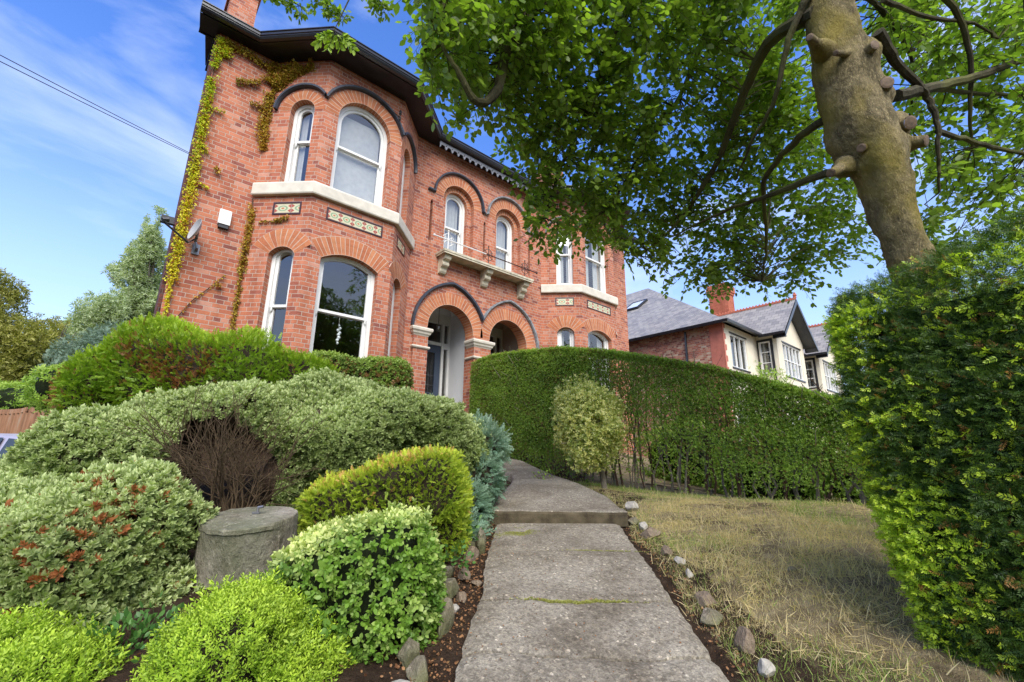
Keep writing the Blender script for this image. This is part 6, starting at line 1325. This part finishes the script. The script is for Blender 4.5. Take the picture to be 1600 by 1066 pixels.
cp=at(-14,700,8.4); car('silver-purple car whose roof and rear window show past the left edge',(cp[0]-.2,cp[1],cp[2]-1.22),R(150),M['silver'])
car('dark blue car glimpsed low through the hedge stems beside the yew',(10.6,1.6,h(10.6,1.6)-.1),R(20),M['carblue'])

def tree(name,label,base,blobs,T,mat,dens,size,barkm,trunk_r,group=None,gap=.38,gs=.9,seed=1,shell=.75,up=.2):
    t=empty(name,tuple(base),label,'tree',group); PP=[];NN=[]; r=random.Random(seed)
    for (c,rad,n_) in blobs:
        vol=rad[0]*rad[1]*rad[2]; m=int(dens*(vol**.72)); d=rng.normal(size=(m,3)); d/=np.linalg.norm(d,axis=1,keepdims=True); q=d*(1-shell*rng.uniform(size=(m,1))**1.6)
        P=c+q[:,0:1]*RT*rad[0]+q[:,1:2]*FW*rad[1]+q[:,2:3]*UP*rad[2]; PP.append(P); NN.append(d)
    P=np.vstack(PP);Nn=np.vstack(NN); k=vnoise(P,gs,seed)*.6+vnoise(P,gs*2.7,seed+1)*.4>gap; P=P[k];Nn=Nn[k]
    stamp('crown',T,P,Nn*.6+rng.normal(size=P.shape)*.5+[0,0,up],size*rng.uniform(.7,1.25,len(P)),mat,t,tipf=rng.uniform(0,.7,len(P)),rnd=np.clip(vnoise(P,gs*2,seed+3)*.7+rng.uniform(0,.3,len(P)),0,1))
    mb=MB(); top=max((b[0] for b in blobs),key=lambda c:c[2]); b0=np.array(base,float); pts=[b0+(top-b0)*s+np.array([.15*math.sin(4*s+seed),.15*math.cos(3*s),0])*trunk_r*3 for s in np.linspace(0,1,10)]; mb.tube(pts,list(np.linspace(trunk_r,trunk_r*.15,10)),8)
    for k in range(3): pass
    for c,rad,_ in blobs:
        for k in range(4): i=r.choice((3,4,5,6)); e=c+np.array([r.gauss(0,.4)*rad[0],r.gauss(0,.4)*rad[1],r.gauss(.2,.3)*rad[2]]); mb.tube([pts[i],(pts[i]+e)/2+[0,0,.1*rad[2]],e],[trunk_r*.35,trunk_r*.22,trunk_r*.06],5,cap=False)
    mb.build('trunk',barkm,t); return t
def tb(px,py,d,rx,ry,rd=None): s=d/F_PX; return (at(px,py,d),(rx*s,rd or rx*s,ry*s),2)
def gb(px,d,z=-1.0): p=at(px,718,d); p[2]=z; return p
G='trees beyond the driveway'
tree('poplar_tree','tall pale grey-green tree rising to the left corner of the villa','' if False else gb(215,27),[tb(243,365,27,17,44),tb(228,410,27,28,42),tb(205,448,27,38,40),tb(178,490,26,46,42),tb(225,500,27,42,60),tb(155,530,26,48,44)],T_PAIR,L_['far1'],1500,.16,M['greybark'],.3,G,gap=.44,gs=1.5,seed=3)
tree('spruce_tree','blue-green drooping conifer between the pale tree and the bright hedge','' if False else gb(165,20),[tb(150,560,20,55,36),tb(185,545,20,45,40),tb(110,590,19,42,26)],T_JUN,L_['far3'],2200,2.3,M['greybark'],.22,G,gap=.25,gs=1.6,seed=4,up=-.3)
tree('maple_tree','olive-yellow tree cut off by the left edge of the picture','' if False else gb(-20,20),[tb(-20,470,20,44,50),tb(10,545,20,60,52),tb(-30,600,19,70,50),tb(40,610,20,48,36)],T_PAIR,L_['far2'],1500,.15,M['greybark'],.25,G,gap=.40,gs=1.6,seed=5)
tree('maple_tree','thin olive tree with open crown right of the one at the left edge','' if False else gb(75,23),[tb(62,515,23,26,30),tb(88,545,23,30,30),tb(60,590,22,50,40),tb(105,585,22,34,32),tb(110,520,23,16,16)],T_PAIR,L_['far2'],1150,.14,M['greybark'],.2,G,gap=.47,gs=1.7,seed=6)
shrub('garden_shrub','bright lime shrub above the wooden gate','shrub',[blobpx(30,628,13.5,62,24,.8,2.4),blobpx(-60,620,13.5,60,30,.8)],T_PAIR,L_['lime'],90,.10,up=.3,lump=.2,lsc=2,ck=.85,core='core_green')
shrub('garden_shrub','fern-leaved shrub between the wooden gate and the conifer hedge','shrub',[blobpx(100,604,9.5,28,32,.6,2.2),blobpx(80,622,10,20,14,.5)],T_PAIR,L_['lime'],200,.085,up=.2,lump=.2,lsc=3,ck=.8,core='core_green')
# street trees behind the camera: they stand in the window reflections
tree('street_tree','broad green street tree reflected in the lower windows, nearer the drive','' if False else (-5,-15,-1.3),[(np.array([-5,-15,3.2]),(3.6,3.2,3.0),2),(np.array([-2,-16,2.6]),(2.6,2.6,2.2),2)],T_PAIR,L_['tree'],2200,.26,M['branch'],.3,'street trees',gap=.3,gs=.9,seed=8)
tree('street_tree','broad green street tree reflected in the lower windows, nearer the big tree','' if False else (5,-16,-1.3),[(np.array([4,-16,3.0]),(3.8,3.2,2.9),2),(np.array([8,-15,2.4]),(2.8,2.6,2.3),2)],T_PAIR,L_['tree'],2200,.26,M['branch'],.3,'street trees',gap=.3,gs=.9,seed=9)

# ---- grass
def grass():
    n=420000; f=rng.uniform(.9,7.2,n); rr=rng.uniform(.8,6.0,n); P=np.stack([FW[0]*f+RT[0]*rr,FW[1]*f+RT[1]*rr,np.zeros(n)],1)
    er=np.array([ER(x) for x in np.minimum(f,4.4)])+.06+.03*np.sin(f*9)
    upr=np.where(f>4.4,np.interp(f,[4.4,5.2,6.0,6.6,7.3],[1.2,1.12,.92,.68,.48]),er)
    k=(rr>upr)&(P[:,0]<5.75)&(P[:,1]>.2); P=P[k];f=f[k];rr=rr[k];upr=upr[k]
    d=vnoise(P,2.4,41)*.6+vnoise(P,7,42)*.4; dens=np.clip((d-.30)*4.5,.16,1); dens=np.where(rr-upr<.25,np.maximum(dens,.55),dens); k=rng.uniform(size=len(P))<dens; P=P[k]; rr=rr[k];upr=upr[k];f=f[k]
    P[:,2]=H(P[:,0],P[:,1])-.005
    gr=np.clip((vnoise(P,3.1,44)-.58)*5,0,1)*.65+.25*(rr-upr<.2)+.5*(P[:,0]>5.25)+.07+.3*np.clip((f-5.5)/1.5,0,1)
    brown=np.where(rng.uniform(size=len(P))<gr,.9,.3)
    D=rng.normal(size=P.shape)*.62+[0,0,.75]
    blade=(np.array([[-.026,0,0],[.026,0,0],[.018,.10,.6],[-.018,.10,.6],[.0,.26,1.0],[0.001,.26,1.0]]),[(0,1,2,3),(3,2,4,5)],np.array([0,0,.4,.4,.8,.8]))
    L=rng.uniform(.02,.045,len(P))*(1+1.2*(rng.uniform(size=len(P))<.06))
    o=stamp('lawn_grass',blade,P,D,L,L_['straw'],None,tipf=rng.uniform(0,1,len(P)),brown=brown); props(o,'dry straw-coloured lawn grass with green tufts and bare patches','grass',kind='stuff')
    # loose thatch lying flat
    n=16000; f=rng.uniform(.9,6.8,n); rr=rng.uniform(.9,5.5,n); P=np.stack([FW[0]*f+RT[0]*rr,FW[1]*f+RT[1]*rr,np.zeros(n)],1); er=np.array([ER(x) for x in np.minimum(f,4.4)])+.08; er=np.where(f>4.4,1.15,er); k=(rr>er)&(P[:,0]<5.7); P=P[k]; P[:,2]=H(P[:,0],P[:,1])+rng.uniform(.0,.012,len(P))
    D=rng.normal(size=P.shape)*[1,1,.15]; o=stamp('dead_thatch',blade,P,D,rng.uniform(.03,.08,len(P)),L_['straw'],None,tipf=rng.uniform(0,.6,len(P)),brown=np.full(len(P),.2)); props(o,'flattened dead grass stalks lying over the bare lawn soil','grass',kind='stuff')
grass()

# ---- stones edging the path
def hit(px,py,d0=1.2,d1=9.):
    for d in np.arange(d0,d1,.02):
        p=at(px,py,d)
        if p[2]<h(p[0],p[1]): return d
    return d1
def rock(label,px,py,rx,ry,d,mat,group,seed,n=2.6):
    d=hit(px,py+ry*.55); c=at(px,py,d); r=np.random.default_rng(seed); import bmesh; bm=bmesh.new(); bmesh.ops.create_icosphere(bm,subdivisions=4,radius=1)
    u=np.array([v.co[:] for v in bm.verts]); q=u.copy()
    for _ in range(16):       # chop flat faces
        dn=r.normal(size=3); dn/=np.linalg.norm(dn); o=r.uniform(.55,.86); s=q@dn; q-=np.clip(s-o,0,9)[:,None]*dn*.9
    q*=(1+.10*(vnoise(q,2.2,seed)-.5)+.05*(vnoise(q,6,seed+1)-.5)+.02*(vnoise(q,19,seed+2)-.5))[:,None]*1.18
    s=d/F_PX; sx,sz=rx*s,ry*s; sy=(sx+sz)/2; P=np.stack([q[:,0]*sx,q[:,1]*sy,q[:,2]*sz],1); Pw=P[:,0:1]*RT+P[:,1:2]*FW+P[:,2:3]*UP
    me=bpy.data.meshes.new('edging_stone'); me.from_pydata(Pw.tolist(),[],[tuple(v.index for v in f.verts) for f in bm.faces]); bm.free(); me.update()
    o=link('edging_stone',me,mat); o.location=c; props(o,label,'stone',group)
M['rock']=bark('mossy_grey_stone',(.15,.12,.085),(.34,.29,.22),(.13,.14,.055),7,1.0); M['quartz']=plain('white_stone',(.36,.33,.28),.85,.4,22,bmp=.8); M['tanrock']=bark('tan_stone',(.18,.13,.09),(.36,.28,.20),None,9,1.)
GL,GR='stones edging the left of the path','stones edging the lawn side of the path'
for i,a in enumerate([
 ('large mossy stone at the bottom of the left edging, under the variegated bush',640,1022,21,24,1.98,M['rock']),('pale whitish stone cut by the bottom edge left of the path',622,1074,22,11,1.9,M['quartz']),
 ('mossy rounded stone in front of the white one at the bottom of the left edging',655,1052,18,20,1.95,M['rock']),
 ('tall leaning mossy boulder against the right side of the variegated bush',693,973,14,32,2.25,M['rock']),('bright white rounded stone between the tall boulder and the path',706,953,13,9,2.35,M['quartz']),
 ('broad grey stone above the white one in the left edging',702,922,15,19,2.5,M['rock']),('squat brown stone wedged right of the broad grey one',722,935,10,12,2.5,M['tanrock']),
 ('grey stone with a flat face under the small leafy plant',700,895,12,12,2.65,M['rock']),('small round tan stone lying alone near the path crack',746,912,10,6,2.62,M['tanrock']),
 ('stone half hidden by leaves midway along the left edging',727,900,10,12,2.8,M['tanrock']),('angular grey stone level with the moss patch on the path',724,856,18,12,3.2,M['rock']),
 ('pale angular stone right of the grey one near the moss patch',737,868,11,12,3.1,M['tanrock']),('narrow upright stone touching the path below the step',752,850,7,24,3.3,M['rock']),
 ('weathered stone block at the left end of the step, the upper one',755,790,8,18,4.2,M['rock']),('small tan stone tucked below the block at the left end of the step',757,818,8,12,4.0,M['tanrock']),('rounded mossy stone high in the edging beside the upper path',764,775,9,9,4.5,M['rock'])]):
    rock(*a,GL,100+i)
for i,a in enumerate([
 ('bright white stone at the right end of the step',988,792,10,11,4.4,M['quartz']),('small white upright stone just below the step on the lawn side',1005,823,8,9,4.1,M['quartz']),('flat grey-white slab stone below the small upright one on the lawn side',1016,834,14,9,3.95,M['tanrock']),('low dark stone beside the corner of the step',990,816,9,7,4.2,M['rock']),
 ('white stone in the grass level with the upper crack',1063,878,9,8,3.5,M['quartz']),('thin pale upright stone below it in the lawn edge',1077,898,5,9,3.35,M['quartz']),('buried brown stone in the lawn edge above the pale ones',1042,862,8,10,3.6,M['tanrock']),
 ('rough brown stone in the lawn edge level with the big crack',1103,938,14,13,2.95,M['tanrock']),('square dark mossy stone block sitting on the lawn edge of the path',1113,968,17,15,2.7,M['rock']),('tan stone half sunk in grass at the lower right of the path',1163,1005,12,20,2.5,M['tanrock']),
 ('pale lump of stone at the bottom of the lawn edge',1196,1048,14,14,2.3,M['quartz']),('small grey stone lying in the dry grass away from the path',1237,892,7,6,3.9,M['rock'])]):
    rock(*a,GR,200+i)

# ---- moss, litter, small plants
def moss():
    PP=[]
    for k in range(1500):
        t=random.gauss(.50,.11); f=crk(2.76,3,.020)(t)+random.gauss(0,.008); PP.append(FR(f,EL(f)+(ER(f)-EL(f))*t,gpath(f)-.006+random.uniform(0,.006)))
    for k in range(300):
        t=random.gauss(.72,.12); f=crk(3.62,5,.010)(t)+random.gauss(0,.004); PP.append(FR(f,EL(f)+(ER(f)-EL(f))*t,gpath(f)-.006))
    P=np.array(PP); o=stamp('crack_moss',tuft(5,.8,1.2,.5,20,70,seed=2),P,np.tile([0,0,1.],(len(P),1))+rng.normal(size=P.shape)*.4,rng.uniform(.005,.010,len(P)),L_['mossy'],None); props(o,'strip of green moss growing in the path crack','moss',kind='stuff')
    n=2600; f=4.05+rng.normal(size=n)*.09; r=.055+rng.normal(size=n)*.065+(f-4.05)*.5; P=np.stack([FW[0]*f+RT[0]*r,FW[1]*f+RT[1]*r,gpath(f)+.000],1); P=P[vnoise(P,30,3)>.42]
    o=stamp('moss_patch',tuft(4,.8,1.2,.7,50,85,seed=2),P,np.tile([0,0,1.],(len(P),1))+rng.normal(size=P.shape)*.3,rng.uniform(.003,.006,len(P)),L_['mossy'],None); props(o,'yellow-green moss patch near the top left of the path','moss',kind='stuff')
    # fallen leaves between the stones and the path, and a few on the path
    n=2600; f=rng.uniform(1.5,4.9,n); r=np.array([EL(x) for x in f])-np.abs(rng.normal(size=n))*.16-.01; P=np.stack([FW[0]*f+RT[0]*r,FW[1]*f+RT[1]*r,np.zeros(n)],1)
    n2=500; f2=rng.uniform(1.6,4.3,n2); r2=np.array([ER(x) for x in f2])+np.abs(rng.normal(size=n2))*.07+.02; P=np.vstack([P,np.stack([FW[0]*f2+RT[0]*r2,FW[1]*f2+RT[1]*r2,np.zeros(n2)],1)])
    P[:,2]=H(P[:,0],P[:,1])+rng.uniform(.004,.025,len(P))
    n3=520; f3=rng.uniform(1.8,4.3,n3); r3=np.array([EL(x) for x in f3])+rng.uniform(size=n3)**1.5*1.0; P=np.vstack([P,np.stack([FW[0]*f3+RT[0]*r3,FW[1]*f3+RT[1]*r3,gpath(f3)+.004],1)])
    # also over the bed soil
    n4=1600; f4=rng.uniform(1.2,5,n4); r4=-.3-rng.uniform(size=n4)*1.6; Q=np.stack([FW[0]*f4+RT[0]*r4,FW[1]*f4+RT[1]*r4,np.zeros(n4)],1); Q[:,2]=H(Q[:,0],Q[:,1])+.01; P=np.vstack([P,Q])
    D=rng.normal(size=P.shape)*[1,1,.35]; sz=rng.uniform(.006,.018,len(P)); sz[-n4-n3:-n4]=rng.uniform(.003,.011,n3)
    V,Fc,tp=tmpl(LEAF); V=V*np.array([1.3,3,1]); o=stamp('leaf_litter',(V,Fc,tp),P,D,sz,L_['litter'],None,tipf=rng.uniform(0,1,len(P)),ref=None); props(o,'rusty fallen leaves and chips beside and on the path','fallen leaves',kind='stuff')
L_['mossy']=leafmat('yellow_moss',(.10,.12,.025),(.20,.20,.04),(.30,.30,.07),trans=.0)
moss()
def tuftplant(label,px,py,d,rx,ry,n,size,mat,seed,name='ground_cover'):
    c=at(px,py,d); s=d/F_PX; t=empty(name,tuple(c-[0,0,ry*s]),label,'plant','small plants between the stones'); q=rng.normal(size=(n,3))*.45; P=c+q[:,0:1]*RT*rx*s+q[:,1:2]*FW*rx*s+q[:,2:3]*UP*ry*s
    mb=MB(); b=c-np.array([0,0,ry*s])
    for k in range(0,n,3): mb.tube([b+rng.normal(size=3)*[.01,.01,0],P[k]],.0012,3,cap=False)
    mb.build('stems',M['twig'],t); D=q+rng.normal(size=q.shape)*.3+[0,0,.3]; stamp('leaves',tmpl(LEAF)if size>.02 else T_SMALL,P,D,size*rng.uniform(.7,1.2,n),mat,t,tipf=rng.uniform(0,.5,n))
for i,a in enumerate([('leafy green seedling plant among the stones right of the variegated bush',716,868,2.75,26,26,70,.032,'cover'),('trailing ivy-leaved plant under the blue juniper',722,828,3.3,34,26,110,.034,'cover'),('pair of round-leaved shoots at the foot of the variegated bush',572,1045,1.95,26,22,18,.045,'cover'),
   ('low dark leafy plant on the bare soil between the two lime bushes',205,1000,1.9,80,34,420,.034,'cover'),('small green weed tuft on the upper path edge near the hedge',845,741,6.0,18,8,60,.03,'lime'),('fresh green fern-like weed at the lawn edge below the slab stone',1040,850,3.7,18,12,90,.02,'lime'),('dark leafy plant at the base of the golden conifer',560,870,2.95,60,16,80,.032,'cover'),('fine green weed at the foot of the lawn edge stones',1075,862,3.7,16,14,60,.02,'lime'),('green fern frond in front of the porch above the domed shrub',672,648,5.6,16,8,40,.045,'lime')]):
    tuftplant(a[0],a[1],a[2],a[3],a[4],a[5],a[6],a[7],L_[a[8]],i)
